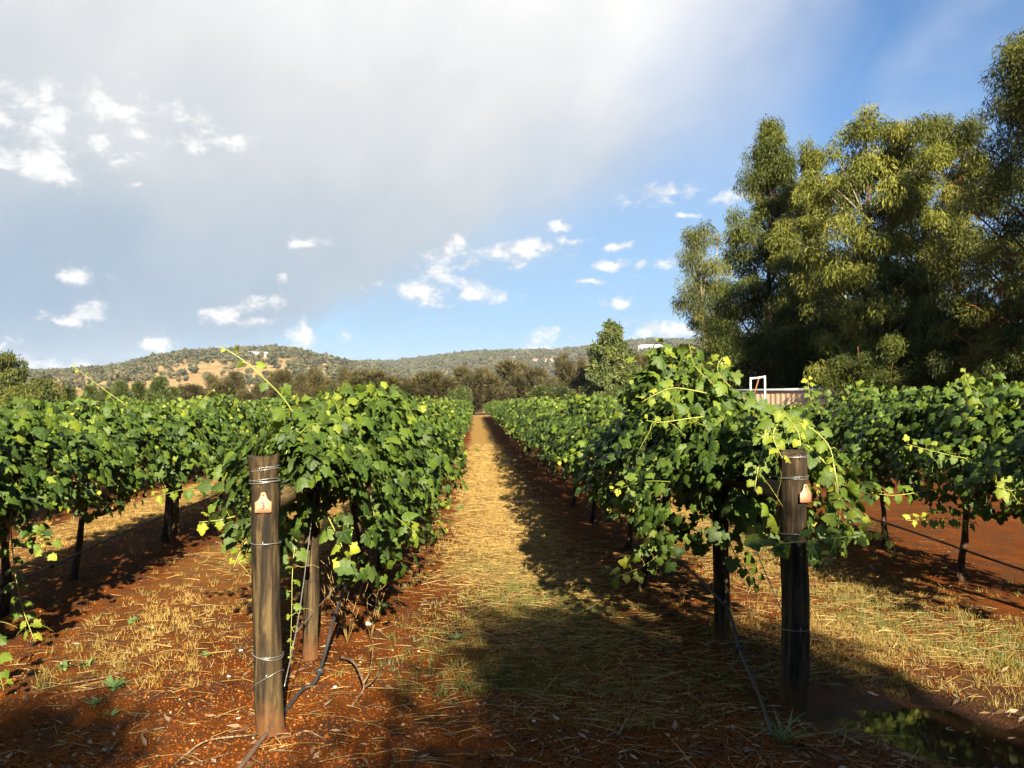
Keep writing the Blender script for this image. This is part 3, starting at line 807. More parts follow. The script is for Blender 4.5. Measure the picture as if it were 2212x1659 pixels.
# long shoots the photograph shows
add_shoot(VL1[0], A_((655, 930, 4.75), (618, 868, 4.65), (575, 822, 4.55), (530, 782, 4.5), (492, 757, 4.48), (470, 747, 4.46)), rg, 0.085, 0.018, 0.105, 0.006)
add_shoot(VL1[0], A_((640, 925, 4.9), (648, 880, 4.85), (640, 850, 4.8)), rg, 0.06, 0.03, 0.07, 0.004)
add_shoot(VL1[0], A_((590, 1060, 4.75), (530, 1105, 4.62), (480, 1122, 4.55), (430, 1128, 4.5)), rg, 0.075, 0.05, 0.07)
add_shoot(VL1[0], A_((600, 1080, 4.8), (545, 1150, 4.7), (520, 1190, 4.65), (505, 1225, 4.6)), rg, 0.07, 0.035, 0.06)
add_shoot(VL1[0], A_((640, 1150, 4.6), (632, 1230, 4.5), (630, 1320, 4.45), (627, 1420, 4.42)), rg, 0.07, 0.012, 0.075, 0.003)
add_shoot(VL1[0], A_((700, 1100, 4.75), (730, 1160, 4.62), (748, 1205, 4.58)), rg, 0.085, 0.06, 0.06)
add_shoot(VL1[0], A_((800, 1080, 5.6), (810, 1120, 5.4), (820, 1180, 5.3)), rg, 0.085, 0.05, 0.06)
add_shoot(VL1[1], A_((905, 1080, 7.2), (935, 1120, 7.0), (955, 1150, 6.9)), rg, 0.08, 0.05, 0.07)
add_shoot(VL2[1], A_((20, 1080, 5.6), (28, 1200, 5.3), (45, 1300, 5.2), (75, 1385, 5.1)), rg, 0.075, 0.045, 0.07, 0.005)
add_shoot(VL2[1], A_((70, 1130, 5.7), (95, 1180, 5.5), (100, 1210, 5.45)), rg, 0.085, 0.05, 0.06)
add_shoot(VL2[0], A_((-30, 1350, 4.4), (-5, 1440, 4.3), (8, 1490, 4.2)), rg, 0.07, 0.04, 0.06)
add_shoot(VL2[3], A_((325, 915, 8.9), (280, 880, 8.6), (230, 845, 8.5), (170, 800, 8.4), (150, 785, 8.4)), rg, 0.07, 0.02, 0.12, 0.005)
add_shoot(VL2[3], A_((415, 895, 9.4), (440, 860, 9.3), (465, 838, 9.3)), rg, 0.075, 0.02, 0.08, 0.004)
add_shoot(VR1[0], A_((1470, 1130, 5.6), (1430, 1190, 5.3), (1385, 1225, 5.1), (1325, 1248, 4.95)), rg, 0.085, 0.055, 0.075)
add_shoot(VR1[0], A_((1540, 830, 5.2), (1500, 790, 5.1), (1492, 757, 5.05), (1488, 742, 5.05)), rg, 0.07, 0.02, 0.06)
add_shoot(VR1[0], A_((1530, 850, 5.0), (1460, 838, 4.9), (1420, 850, 4.8), (1385, 870, 4.8)), rg, 0.08, 0.03, 0.07)
add_shoot(VR1[0], A_((1520, 900, 4.8), (1480, 905, 4.7), (1430, 912, 4.65), (1395, 908, 4.6)), rg, 0.065, 0.02, 0.06)
add_shoot(VR1[0], A_((1580, 840, 5.0), (1550, 800, 4.9), (1560, 772, 4.9)), rg, 0.085, 0.05, 0.05)
for q in ([(1660, 915, 4.7), (1730, 915, 4.5), (1785, 955, 4.4), (1803, 1010, 4.35), (1806, 1070, 4.3)],
          [(1640, 880, 4.6), (1690, 895, 4.25), (1722, 930, 4.05), (1730, 965, 4.0)],
          [(1740, 960, 4.5), (1790, 1010, 4.4), (1815, 1075, 4.2), (1870, 1130, 3.95), (1920, 1165, 3.95)],
          [(1800, 1000, 4.35), (1815, 1100, 4.2), (1800, 1180, 3.9), (1780, 1215, 3.9)],
          [(1640, 1180, 4.3), (1710, 1172, 4.0), (1790, 1165, 3.95), (1880, 1150, 4.0)],
          [(1660, 940, 4.4), (1640, 1000, 4.25), (1630, 1060, 4.2)],
          [(1690, 900, 4.3), (1670, 940, 4.1), (1690, 990, 3.98)],
          [(1600, 905, 4.7), (1680, 900, 4.4), (1740, 920, 4.2)]):
    add_shoot(VR1[0], A_(*q), rg, 0.085, 0.035, 0.06, 0.005, 0.06)
for q in ([(1590, 1100, 5.1), (1620, 1140, 4.9), (1640, 1170, 4.8)], [(1600, 1080, 4.9), (1640, 1110, 4.7), (1660, 1160, 4.6)],
          [(1560, 1130, 5.0), (1590, 1200, 4.9), (1640, 1260, 4.85)]):
    add_shoot(VR1[0], A_(*q), rg, 0.09, 0.05, 0.05)
add_shoot(VR2[1], A_((2110, 1130, 6.6), (2050, 1120, 6.3), (1960, 1125, 6.1)), rg, 0.08, 0.045, 0.07)
add_shoot(VR2[1], A_((2000, 1060, 6.6), (1930, 1070, 6.4), (1860, 1060, 6.3)), rg, 0.08, 0.03, 0.07)
add_shoot(VR2[1], A_((2150, 1000, 6.3), (2060, 985, 6.1), (1960, 960, 6.0)), rg, 0.085, 0.04, 0.07)
add_shoot(VR2[1], A_((2140, 900, 6.6), (2090, 830, 6.5), (2085, 795, 6.5)), rg, 0.08, 0.03, 0.06)
add_shoot(VR2[0], A_((2230, 1050, 5.6), (2190, 1060, 5.4), (2150, 1050, 5.3)), rg, 0.09, 0.05, 0.06)
add_shoot(VR2[2], A_((1755, 880, 8.2), (1748, 850, 8.1), (1745, 818, 8.1)), rg, 0.085, 0.04, 0.05)
gp_ = at(1625, 1075, 4.75); grapes(VR1[0], gp_, rg, 60, 0.16); grapes(VR1[0], at(1622, 1125, 4.75), rg, 30, 0.08)
grapes(VL1[0], at(752, 1135, 4.62), rg, 46, 0.10)
# the one yellow leaf
p_ = at(1630, 1152, 4.72) - np.array(VR1[0].location)
yl = put_leaf(VR1[0], p_ + np.array((0, 0, 0.03)), frames(np.array([(0.1, 0, -1.0)]), np.array([(0.0, -1, 0.3)]))[0], 0.085, 0.97, rg)
yl.data = LEAF_ME[0, 7]; yl['label'] = 'bright yellow leaf low on the vine'

# ------------------------------------------------------------------ posts, rails, wires, hoses
def post(name, base, h, r, label, group=None, lean=(0, 0), flare=0.0, seed=0, mat=None):
    rng = rs(seed)
    v = thing(name, (base[0], base[1], float(gh(base[0], base[1]))), label, 'post', group)
    u = np.array([-0.06, 0.0, .05, .15, .3, .45, .6, .75, .86, .93, .97, 1.0])
    pts = np.stack([lean[0] * u, lean[1] * u, h * u], 1); pts[:, :2] += rng.normal(0, 0.0025, (len(u), 2))
    rad = r * (1.04 - 0.04 * u) * (1 + 0.025 * rng.randn(len(u))) * (1 + flare * np.clip((u - 0.91) / 0.09, 0, 1) ** 1.4)
    g = MB(); g.tube(pts, rad, 22, 0.5, True, 0.02, rng)
    top = g.V[0][-24:-2]; top[:, 2] += (0.007 * np.sin(np.arange(22) * 2 * PI / 22 * 2 + seed) + rng.normal(0, 0.0035, 22)).astype(np.float32)
    g.V[0][-1, 2] -= 0.004
    sh = g.build('shaft', mat or M_POST, v, True)
    mod = sh.modifiers.new('edge', 'EDGE_SPLIT'); mod.split_angle = math.radians(50)
    return v

def wrap(v, z, r, lean, n=2, tilt=0.0, rad=0.0021, ctr=(0, 0), seed=0):
    """turns of wire round a post, a part of it, with its staple"""
    rng = rs(seed); g = MB(); a = np.linspace(0, 2 * PI, 33)
    for k in range(n):
        zz = z + k * 0.0075 + tilt * np.cos(a + 0.6) + 0.003 * np.sin(a * 2 + rng.rand() * 6)
        g.tube(np.stack([ctr[0] + (r + 0.0055) * np.cos(a), ctr[1] + (r + 0.0055) * np.sin(a), zz], 1), rad, 5, 0.5, False)
    wv = g.build('wire_wrap', M_WIRE, v, True)
    s = MB(); th = -PI / 2 - 0.15 + 0.3 * rng.rand()
    c = np.array((ctr[0] + (r + 0.006) * math.cos(th), ctr[1] + (r + 0.006) * math.sin(th), z + tilt * math.cos(th + 0.6)))
    s.tube([c + (0.0, 0.004, -0.008), c + (-0.001, -0.004, -0.005), c + (0, -0.006, 0.004), c + (0.001, -0.004, 0.013), c + (0, 0.004, 0.016)], 0.0022, 5)
    s.build('staple', M_WIRE, wv, True)

LP = at(588, 1588, 3.87); LP[2] = 0; LPX = (-0.978, 3.92)
RPX = (1.690, 4.21)
lean = (-0.034, 0.0)
pl_ = post('strainer_post', LPX, 1.31, 0.064, 'thick weathered wooden end post left of the path with a numbered salmon tag', 'end posts', lean, 0.19, 5)
for z, n, tl, sd in ((1.245, 3, 0.006, 1), (1.185, 3, 0.004, 2), (0.90, 1, -0.004, 3), (0.365, 2, -0.010, 4), (0.245, 1, 0.05, 5)):
    wrap(pl_, z, 0.064 * (1.03 - 0.03 * z), lean, n, tl, 0.0021, (lean[0] * z / 1.31, 0), sd)
pr_ = post('strainer_post', RPX, 1.33, 0.069, 'thick dark wooden end post right of the path half hidden by drooping vine', 'end posts', (0.0, 0), 0.06, 6)
for z, n, tl, sd in ((1.30, 2, 0.002, 6), (1.19, 2, 0.003, 7), (0.90, 1, 0.0, 8), (0.40, 1, 0.004, 9)):
    wrap(pr_, z, 0.069 * (1.03 - 0.03 * z), (0, 0), n, tl, 0.0021, (0, 0), sd)
BL, BR = (-1.0, 4.98), (1.60, 5.17)
post('brace_post', BL, 1.28, 0.046, 'slim wooden brace post behind the numbered left end post', 'brace posts', (0.01, 0), 0, 7)
post('brace_post', BR, 1.30, 0.050, 'slim wooden brace post behind the dark right end post', 'brace posts', (-0.01, 0), 0, 8)

def rail(p, q, r, label):
    p, q = Vector(p), Vector(q); d = q - p
    v = link('brace_rail', None); v.location = p; v.rotation_euler = d.to_track_quat('Z', 'Y').to_euler(); tag(v, label, 'rail', 'brace rails')
    g = MB(); u = np.linspace(0, 1, 9); rng = rs(int(abs(p.x) * 100))
    g.tube(np.stack([0 * u, 0 * u, d.length * u], 1), r * (1 + 0.03 * rng.randn(9)), 18, 0.5, True, 0.02, rng)
    s = g.build('log', M_RAIL, v, True); s.modifiers.new('edge', 'EDGE_SPLIT').split_angle = math.radians(50)
rail((LPX[0] - 0.022, LPX[1] + 0.075, 1.10), (BL[0], BL[1] - 0.046, 1.11), 0.050, 'pale round rail joining the numbered left end post to its brace post')
rail((RPX[0], RPX[1] + 0.078, 1.11), (BR[0], BR[1] - 0.05, 1.12), 0.050, 'cracked round rail joining the dark right end post to its brace post')

def strand(name, pts, r, label, cat, group=None, mat=None, sides=6, n=24):
    g = MB(); P = bez(pts, n) if len(pts) > 2 else np.linspace(pts[0], pts[1], n)
    c = P[0].copy(); g.tube(P - c, r, sides, 0.5)
    o = g.build(name, mat or M_WIRE, None, True); o.location = Vector(c)
    return tag(o, label, cat, group)

strand('brace_wire', [(LPX[0] + 0.062, LPX[1] + 0.03, 0.23), (-0.93, 4.35, 0.50), (BL[0] + 0.04, BL[1] - 0.02, 1.16)], 0.0028, 'slack pale brace wire rising beside the numbered left end post', 'wire', 'brace wires')
strand('brace_wire', [(RPX[0] - 0.03, RPX[1] + 0.07, 0.45), (1.60, 4.6, 0.80), (BR[0] + 0.01, BR[1] - 0.05, 1.14)], 0.0028, 'taut brace wire running left from the dark right end post', 'wire', 'brace wires')
strand('brace_wire', [tuple(at(640, 1365, 4.62)), tuple(at(760, 1230, 5.5)), tuple(at(790, 1200, 6.0))], 0.0024, 'thin grey wire slanting across the slim left brace post', 'wire', 'brace wires')
for row, y0 in (('l1', LPX[1]), ('r1', RPX[1]), ('l2', 2.6), ('r2', 3.0)):
    for z in (1.19, 1.42):
        strand('trellis_wire', [(ROWS[row], y0, z), (ROWS[row], 40, z - 0.01), (ROWS[row], 80, z)], 0.0016,
               '%s trellis wire strung through the row %s' % ('upper' if z > 1.3 else 'lower', ROWTXT[row][1]), 'wire', 'trellis wires', sides=4, n=12)

def hose(pts, r, label, dusty=None, drips=(), n=40):
    v = thing('drip_hose', pts[0], label, 'hose', 'black drip hoses')
    P = bez(pts, n) - np.asarray(pts[0])
    g = MB(); g.tube(P, r, 8, 0.5); g.build('pipe', M_HOSE, v, True)
    for i in drips:
        d = MB(); p = P[i]; e = P[min(i + 1, n - 1)] - p; e /= np.linalg.norm(e)
        d.tube([p - e * 0.014, p - e * 0.012, p + e * 0.012, p + e * 0.014], [r * 1.2, r * 1.9, r * 1.9, r * 1.2], 10)
        s = np.cross(e, (0, 0, 1)); d.tube([p, p - s * 0.03], 0.006, 6)
        d.build('dripper', M_HOSE, v, True)
    return v
def gpt(px, py, lift=0.0):
    r = ray(px, py); d = (EYE - lift) / -r[2]; p = np.array((0, 0, EYE)) + r * d
    p[2] = gh(p[0], p[1]) + lift; return tuple(p)
h1 = hose([gpt(608, 1560, 0.013), gpt(650, 1505, 0.018), tuple(at(682, 1470, 4.45)), tuple(at(705, 1400, 4.75)), tuple(at(722, 1335, 5.0)), tuple(at(762, 1222, 5.9)), (-0.96, 7.2, 0.40), (-0.98, 9.0, 0.42)], 0.0105,
          'black drip hose rising from the ground beside the numbered left end post', drips=(13,))
g = MB(); P0 = np.array([gpt(500, 1700, 0.012), gpt(540, 1648, 0.012), gpt(575, 1600, 0.013), gpt(609, 1559, 0.013)]); g.tube(bez(P0, 14) - np.array(h1.location), 0.0115, 8)
tag(g.build('dusty_end', M_HOSEDUSTY, h1, True), 'dusty brown end of the hose')
hose([gpt(1668, 1600, 0.012), gpt(1640, 1510, 0.05), tuple(at(1598, 1405, 4.75)), tuple(at(1578, 1330, 5.0)), tuple(at(1550, 1290, 5.1)), tuple(at(1490, 1232, 5.7)), tuple(at(1430, 1190, 6.2)), (1.63, 8.6, 0.42), (1.64, 12, 0.42)], 0.0105,
     'black drip hose crossing in front of the slim right brace post', drips=(12,), n=48)
hose([(-3.47, 4.0, 0.30), (-3.46, 6.3, 0.25), (-3.48, 8.0, 0.30), (-3.5, 10.5, 0.33), (-3.5, 16, 0.36), (-3.5, 30, 0.36)], 0.0105, 'black drip hose strung low through the row at the left edge', drips=(8, 12), n=48)
hose([(4.45, 4.0, 0.20), (4.44, 6.5, 0.24), (4.43, 9.0, 0.30), (4.42, 15, 0.34), (4.42, 30, 0.36)], 0.0105, 'black drip hose strung low through the row beside the red track', drips=(9,), n=40)

for row, ys in (('l1', [13.0, 19, 25, 31]), ('r1', [13.4, 19.4, 25.4]), ('l2', [9.5, 15.5, 21.5]), ('r2', [9.9, 15.9])):
    for k, y in enumerate(ys):
        post('trellis_post', (ROWS[row] + 0.03, y), 1.35, 0.05, '%s dark wooden trellis post standing in the row %s' % (ORD[k], ROWTXT[row][1]), 'trellis posts', (0, 0), 0, 50 + k)

# tags
def ear_tag(name, loc, rz, label, writing):
    v = thing(name, loc, label, 'tag', 'salmon row tags', rz)
    W, HB, R, HN = 0.037, 0.050, 0.0125, 0.097
    o = [(-W + .004, 0), (W - .004, 0), (W, .004), (W, HB)]
    o += [(W - 0.011, HB + 0.006), (0.0185, HB + 0.016), (R + .0015, HB + 0.029)]
    o += [(R * math.cos(a), HN - R + R * math.sin(a)) for a in np.linspace(0, PI, 9)]
    o += [(-R - .0015, HB + 0.029), (-0.0185, HB + 0.016), (-W + 0.011, HB + 0.006), (-W, HB), (-W, .004)]
    n = len(o); ctr = (0, HB * 0.8)
    V = [(x, -0.0015, z) for x, z in o] + [(x, 0.0015, z) for x, z in o] + [(0, -0.0015, ctr[1]), (0, 0.0015, ctr[1])]
    F = []
    for k in range(n):
        j = (k + 1) % n
        F += [(2 * n, k, j), (2 * n + 1, n + j, n + k), (k, n + k, n + j), (k, n + j, j)]
    g = MB(); g.add(V, F); g.build('plate', M_TAG, v)
    g = MB(); g.tube([(0, -0.0016, HN - R), (0, -0.004, HN - R)], 0.006, 12)
    st_ = g.build('stud', M_TAGRIM, v)
    for txt, size, z, mat in writing:
        cu = bpy.data.curves.new('lettering', 'FONT'); cu.body = txt; cu.size = size; cu.align_x = 'CENTER'; cu.extrude = 0.0003; cu.offset = 0.0011 if size > 0.03 else 0.0004
        to = bpy.data.objects.new('lettering', cu)
        COL.objects.link(to)
        dg = bpy.context.evaluated_depsgraph_get(); me = bpy.data.meshes.new_from_object(to.evaluated_get(dg)); bpy.data.objects.remove(to)
        me.materials.append(mat)
        lo = link('lettering', me, v); lo.location = (0, -0.0026, z); lo.rotation_euler = (PI / 2, 0, 0)
        lo.scale = (0.78, 1, 1)
    return v
dcam = np.array((0 - LPX[0], 0 - LPX[1])); dcam /= np.linalg.norm(dcam)
ear_tag('row_tag', (LPX[0] - 0.030 + dcam[0] * 0.0700 - 0.006, LPX[1] + dcam[1] * 0.0700, 1.078), math.atan2(dcam[0], -dcam[1]) * 0.9, 'salmon plastic tag printed with a number and a word on the left end post',
        [('3', 0.042, 0.020, M_INK), ('SHIRAZ', 0.0175, 0.0045, M_INKPALE)])
ear_tag('row_tag', (RPX[0] + 0.034, RPX[1] - 0.076, 1.075), 0.35, 'salmon plastic tag hanging under vine leaves on the dark right end post', [])

# ------------------------------------------------------------------ fence, hoop
fr = at(1862, 868, 21.6); fh = 1.97; fy0, fy1 = 0.0, 6.4
fv = thing('steel_fence', (fr[0], fr[1], 0), 'beige corrugated steel fence with pale capping under the gum trees', 'fence', None, math.radians(26.6))
pw = 0.8; yy = 0.0
while yy < fy1 - fy0 - 0.01:
    g = MB(); prof_ = []
    for k in range(4):
        o0 = yy + k * pw / 4
        prof_ += [(0, o0), (0, o0 + 0.09), (-0.006, o0 + 0.105), (-0.006, o0 + 0.185)]
    prof_.append((0, yy + pw - 0.003))
    V = []
    for dx, y in prof_: V += [(dx, y, 0.03), (dx, y, fh - 0.02), (dx + 0.002, y, 0.03), (dx + 0.002, y, fh - 0.02)]
    F = []
    for k in range(len(prof_) - 1):
        a = 4 * k; F += [(a, a + 1, a + 5), (a, a + 5, a + 4), (a + 2, a + 7, a + 3), (a + 2, a + 6, a + 7)]
    g.add(V, F); g.build('panel', M_SHEET, fv)
    yy += pw
g = MB(); g.box((-0.045, -0.02, fh - 0.05), (0.045, fy1 - fy0 + 0.02, fh + 0.03)); g.build('capping', M_CAP, fv)
for k in range(3):
    g = MB(); g.box((0.006, k * 2.38, 0), (0.05, k * 2.38 + 0.05, fh - 0.055)); g.build('fence_post', M_SHEET, fv)
hp = at(1637, 870, 20.5); hv = thing('pipe_frame', (hp[0], hp[1], 0), 'white pipe hoop with a rusty slanting bar standing before the beige fence', 'frame')
g = MB(); hw = 0.185
g.tube(bez([(-hw, 0, 0), (-hw, 0, 1.5), (-hw, 0, 2.17), (-hw + 0.02, 0, 2.195), (0, 0, 2.215), (hw - 0.02, 0, 2.235), (hw, 0, 2.21), (hw, 0, 1.5), (hw, 0, 0)], 60), 0.026, 10); g.build('pipe', M_PIPE, hv, True)
g = MB(); g.tube([(0.03, 0.0, 2.20), (-hw + 0.03, -0.03, 1.62)], 0.018, 8); g.build('brace_bar', M_RUST, hv, True)

# ------------------------------------------------------------------ trees
def diamond(wid):
    return np.array([(0, 0, 0), (wid, 0.42, -0.02), (0, 1, -0.10), (-wid, 0.42, -0.02)], float), np.array([(0, 1, 2), (0, 2, 3)])

def gum(seed, H, prof, base_t, nleaf, leaf=(0.13, 0.20), nlimb=26, droop=0.8, stems=1, clump=(0.35, 0.7), tint=(0.45, 0.16), wid=0.10, bend=0.0, tr=0.16, gap=0.0):
    """trunk, limbs and a crown of hanging leaves; prof(t) crown radius at height fraction t"""
    rng = rs(seed); T, Lm, C = MB(), MB(), MB()
    u = np.linspace(0, 1, 14)
    trunks = []
    for k in range(stems):
        a = rng.rand() * 6.28; off = 0.0 if stems == 1 else rng.uniform(0.15, 0.5)
        wob = np.cumsum(rng.normal(0, 0.05, (14, 2)), 0) * H / 12
        p = np.stack([np.cos(a) * off * (1 + 2.2 * u) * (stems > 1) + wob[:, 0] + bend * u * u, np.sin(a) * off * (1 + 2.2 * u) * (stems > 1) + wob[:, 1], u * H * (0.97 - 0.1 * k / max(1, stems)) - 0.1 * (u == 0)], 1)
        trunks.append(p); T.tube(p, np.interp(u, [0, .05, .6, 1], [tr * 1.4, tr, tr * 0.5, 0.015]), 10, 0.5, True, 0.06, rng)
    cl = []
    for k in range(nlimb):
        t = base_t + (1 - base_t) * ((k + rng.rand()) / nlimb); p = trunks[rng.randint(stems)]
        s = np.array([np.interp(max(0.04, t - 0.12 * rng.rand() - 0.04), u, p[:, q]) for q in range(3)])
        a = k * 2.4 + rng.rand(); rad = prof(t) * rng.uniform(0.55, 1.0)
        ax = np.array([np.interp(t, u, p[:, 0]), np.interp(t, u, p[:, 1])])
        e = np.array((ax[0] + math.cos(a) * rad, ax[1] + math.sin(a) * rad, t * H + rng.uniform(-0.02, 0.05) * H))
        mid = s * 0.45 + e * 0.55 + np.array((0, 0, 0.10 * np.linalg.norm(e - s)))
        path = bez([s, mid, e], 7); r0 = max(0.012, tr * 0.42 * (1 - t * 0.8))
        Lm.tube(path, np.linspace(r0, 0.008, 7), 6, 0.5, True)
        cl.append((e, rng.uniform(*clump)))
        for q in range(3):
            f = rng.uniform(0.35, 0.95); b0 = path[int(f * 6)]
            d = rng.normal(0, 1, 3); d[2] = abs(d[2]) * 0.5 - 0.1; d /= np.linalg.norm(d)
            e2 = b0 + d * rad * rng.uniform(0.25, 0.5)
            Lm.tube(bez([b0, (b0 + e2) / 2 + (0, 0, 0.05), e2], 5), np.linspace(r0 * 0.45, 0.006, 5), 5, 0.5, True)
            cl.append((e2, rng.uniform(*clump) * 0.9))
    top = trunks[0][-1]; cl += [(top, clump[0]), (top - (0, 0, 0.35), clump[0])]
    cl = [c for c in cl if rng.rand() >= gap]
    ctr = np.array([c[0] for c in cl]); cr = np.array([c[1] for c in cl])
    pr = cr ** 2 / (cr ** 2).sum(); idx = rng.choice(len(cl), nleaf, p=pr)
    ct = np.clip(rng.normal(tint[0], tint[1], len(cl)), 0.05, 0.95)
    d = rng.normal(0, 1, (nleaf, 3)); d /= np.linalg.norm(d, axis=1)[:, None]
    rr = rng.rand(nleaf) ** 0.45
    pos = ctr[idx] + d * (rr * cr[idx])[:, None] * np.array((1, 1, 0.85)); pos[:, 2] -= 0.25 * cr[idx] * rng.rand(nleaf)
    pos[:, 2] = np.maximum(pos[:, 2], 0.3)
    ax = d * 0.35 + rng.normal(0, 0.45, (nleaf, 3)) + np.array((0, 0, -droop))
    R = frames(ax, rng.normal(0, 1, (nleaf, 3)))
    C.scatter(*diamond(wid), pos, R, rng.uniform(leaf[0], leaf[1], nleaf), np.clip(ct[idx] + rng.normal(0, 0.12, nleaf), 0, 1))
    return T, Lm, C

def plant_gum(name, loc, label, parts, bark, leafm, limbm=None, group=None, cat='tree', rz=0.0):
    v = thing(name, loc, label, cat, group, rz)
    T, Lm, C = parts
    T.build('trunk', bark, v, True); Lm.build('limbs', limbm or bark, v, True)
    stuff(C.build('crown', leafm, v))
    return v
def copy_thing(src, loc, rz, label, scale=1.0):
    c = src.copy(); COL.objects.link(c); c.location = Vector(loc); c.rotation_euler = (0, 0, rz); c.scale = (scale,) * 3; c['label'] = label
    for ch in src.children:
        k = ch.copy(); COL.objects.link(k); k.parent = c
    return c
def spot(px, d): 
    p = at(px, 868, d); return (p[0], p[1], -0.02)
def hgt(py, d): return EYE + (868 - py) * K / FOC * d
def ip(*pts):
    x = [p[0] for p in pts]; y = [p[1] for p in pts]
    return lambda t: float(np.interp(t, x, y))
GG = 'gum trees on the right'
d1 = 33.0
plant_gum('gum_tree', spot(1660, d1), 'tall dark pointed gum tree left of the pale green gum', gum(501, hgt(268, d1), ip((0, 1.2), (0.10, 2.3), (0.35, 2.35), (0.55, 2.15), (0.7, 1.6), (0.85, 1.0), (0.94, 0.5), (1, 0.1)), 0.07, 88000, (0.13, 0.22), 74, 0.9, clump=(0.36, 0.66), tint=(0.42, 0.18), wid=0.095, gap=0.02), M_BARK, M_GUMD, group=GG)
d2 = 52.0
plant_gum('gum_tree', spot(1530, d2), 'open gum tree with bare pale stems at the left of the gum group', gum(502, hgt(490, d2), ip((0, 0.8), (0.2, 1.5), (0.6, 1.75), (0.8, 1.45), (1, 0.6)), 0.20, 26000, (0.18, 0.30), 28, 0.9, 2, (0.55, 0.95), (0.42, 0.18), gap=0.08, wid=0.09), M_PALEBARK, M_GUMG, group=GG)
d3 = 24.0
plant_gum('gum_tree', spot(1868, d3), 'broad pale olive gum tree with drooping leaves behind the fence', gum(503, hgt(245, d3), ip((0, 0.9), (0.12, 1.5), (0.45, 2.0), (0.7, 2.05), (0.85, 1.75), (0.95, 1.2), (1, 0.5)), 0.08, 88000, (0.12, 0.20), 60, 0.95, 2, (0.34, 0.62), (0.58, 0.2), gap=0.05, wid=0.095), M_BARK, M_GUM, M_PALEBARK, group=GG)
d3b = 30.0
plant_gum('gum_tree', spot(1752, d3b), 'lower bright olive gum tree between the dark pointed and broad pale gums', gum(504, hgt(318, d3b), ip((0, 0.8), (0.2, 1.4), (0.5, 1.55), (0.7, 1.1), (0.85, 0.55), (1, 0.1)), 0.08, 46000, (0.13, 0.20), 40, 0.95, 1, (0.32, 0.55), (0.62, 0.18), wid=0.095, gap=0.02), M_BARK, M_GUM, group=GG)
d4 = 28.0
plant_gum('gum_tree', spot(2035, d4), 'dense gum tree with reddish limbs between the broad pale gum and the tallest gum', gum(505, hgt(258, d4), ip((0, 1.4), (0.1, 2.5), (0.5, 2.5), (0.75, 2.2), (0.9, 1.5), (1, 0.6)), 0.08, 90000, (0.12, 0.20), 58, 0.75, 2, (0.32, 0.58), (0.48, 0.2), gap=0.05, wid=0.10), M_REDBARK, M_GUMG, group=GG)
d5 = 19.0
plant_gum('gum_tree', spot(2222, d5), 'tallest gum tree with a red trunk at the right edge', gum(506, hgt(84, d5), ip((0, 1.1), (0.12, 2.1), (0.5, 2.2), (0.68, 1.7), (0.82, 1.0), (0.95, 0.6), (1, 0.2)), 0.06, 84000, (0.09, 0.15), 54, 0.75, 1, (0.30, 0.56), (0.44, 0.2), gap=0.06, wid=0.10), M_REDBARK, M_GUMG, group=GG)
# leafy undergrowth at the foot of the gums
SH = []
for k, (px, d, H, lb) in enumerate(((1610, 29, 4.6, 'dark leafy shrub at the foot of the pointed gum'), (1700, 30, 5.6, 'dark leafy shrub behind the lit end of the beige fence'), (1790, 28, 5.0, 'leafy shrub behind the middle of the beige fence'))):
    SH.append(plant_gum('shrub', spot(px, d), lb, gum(511 + k, H, ip((0, 0.9), (0.3, 1.7), (0.6, 1.4), (1, 0.3)), 0.05, 30000, (0.10, 0.17), 30, 0.8, 3, (0.30, 0.62), (0.30, 0.2), tr=0.06, wid=0.095, gap=0.16), M_BARK, M_GUMD, group='undergrowth below the gums', cat='shrub'))
for k, (px, d, s, rz, lb) in enumerate(((1885, 21.5, 0.72, 3.1, 'leafy shrub overhanging the shaded end of the beige fence'), (1960, 24, 1.0, 4.0, 'leafy shrub under the reddish gum tree'), (2060, 21, 0.85, 5.0, 'leafy shrub left of the red trunk'),
                         (2150, 22, 1.0, 2.0, 'tall leafy shrub behind the red trunk'), (2200, 17.5, 0.62, 0.6, 'leafy shrub in front of the red trunk at the right edge'), (1560, 44, 1.0, 1.6, 'leafy shrub at the foot of the open pale-stemmed gum'), (1900, 29, 1.1, 0.3, 'tall dark shrub below the broad pale gum'))):
    copy_thing(SH[k % 3], spot(px, d), rz, lb, s)
# gums standing beside and behind the photographer: they throw the shade across the foreground
near_gum = gum(521, 12.3, ip((0, 0.8), (0.15, 2.1), (0.5, 2.6), (0.8, 2.0), (1, 0.6)), 0.10, 34000, (0.20, 0.32), 46, 0.8, 1, (0.50, 0.80), (0.45, 0.16))
ng = plant_gum('gum_tree', (14.1, 12.0, -0.02), 'gum tree right of the view, nearest the fence', near_gum, M_REDBARK, M_GUMG, group='gum trees outside the view')
for k, (x, y, s, rz) in enumerate(((18.4, 12.5, 1.0, 1.0), (16.3, 7.0, 0.85, 2.0), (12.6, 2.0, 0.62, 3.3))):
    copy_thing(ng, (x, y, -0.02), rz, 'gum tree right of the view beside the red track', s)
shade = gum(531, 6.1, ip((0, 1.5), (0.2, 2.3), (0.55, 2.3), (0.8, 1.6), (0.92, 1.1), (1, 0.5)), 0.12, 52000, (0.18, 0.28), 52, 0.7, 1, (0.50, 0.80), (0.45, 0.16))
sg = plant_gum('gum_tree', (2.8, -6.0, -0.02), 'broad gum tree standing behind the photographer', shade, M_BARK, M_GUMG, group='gum trees outside the view')
sg.scale = (1.0, 1.0, 0.965)
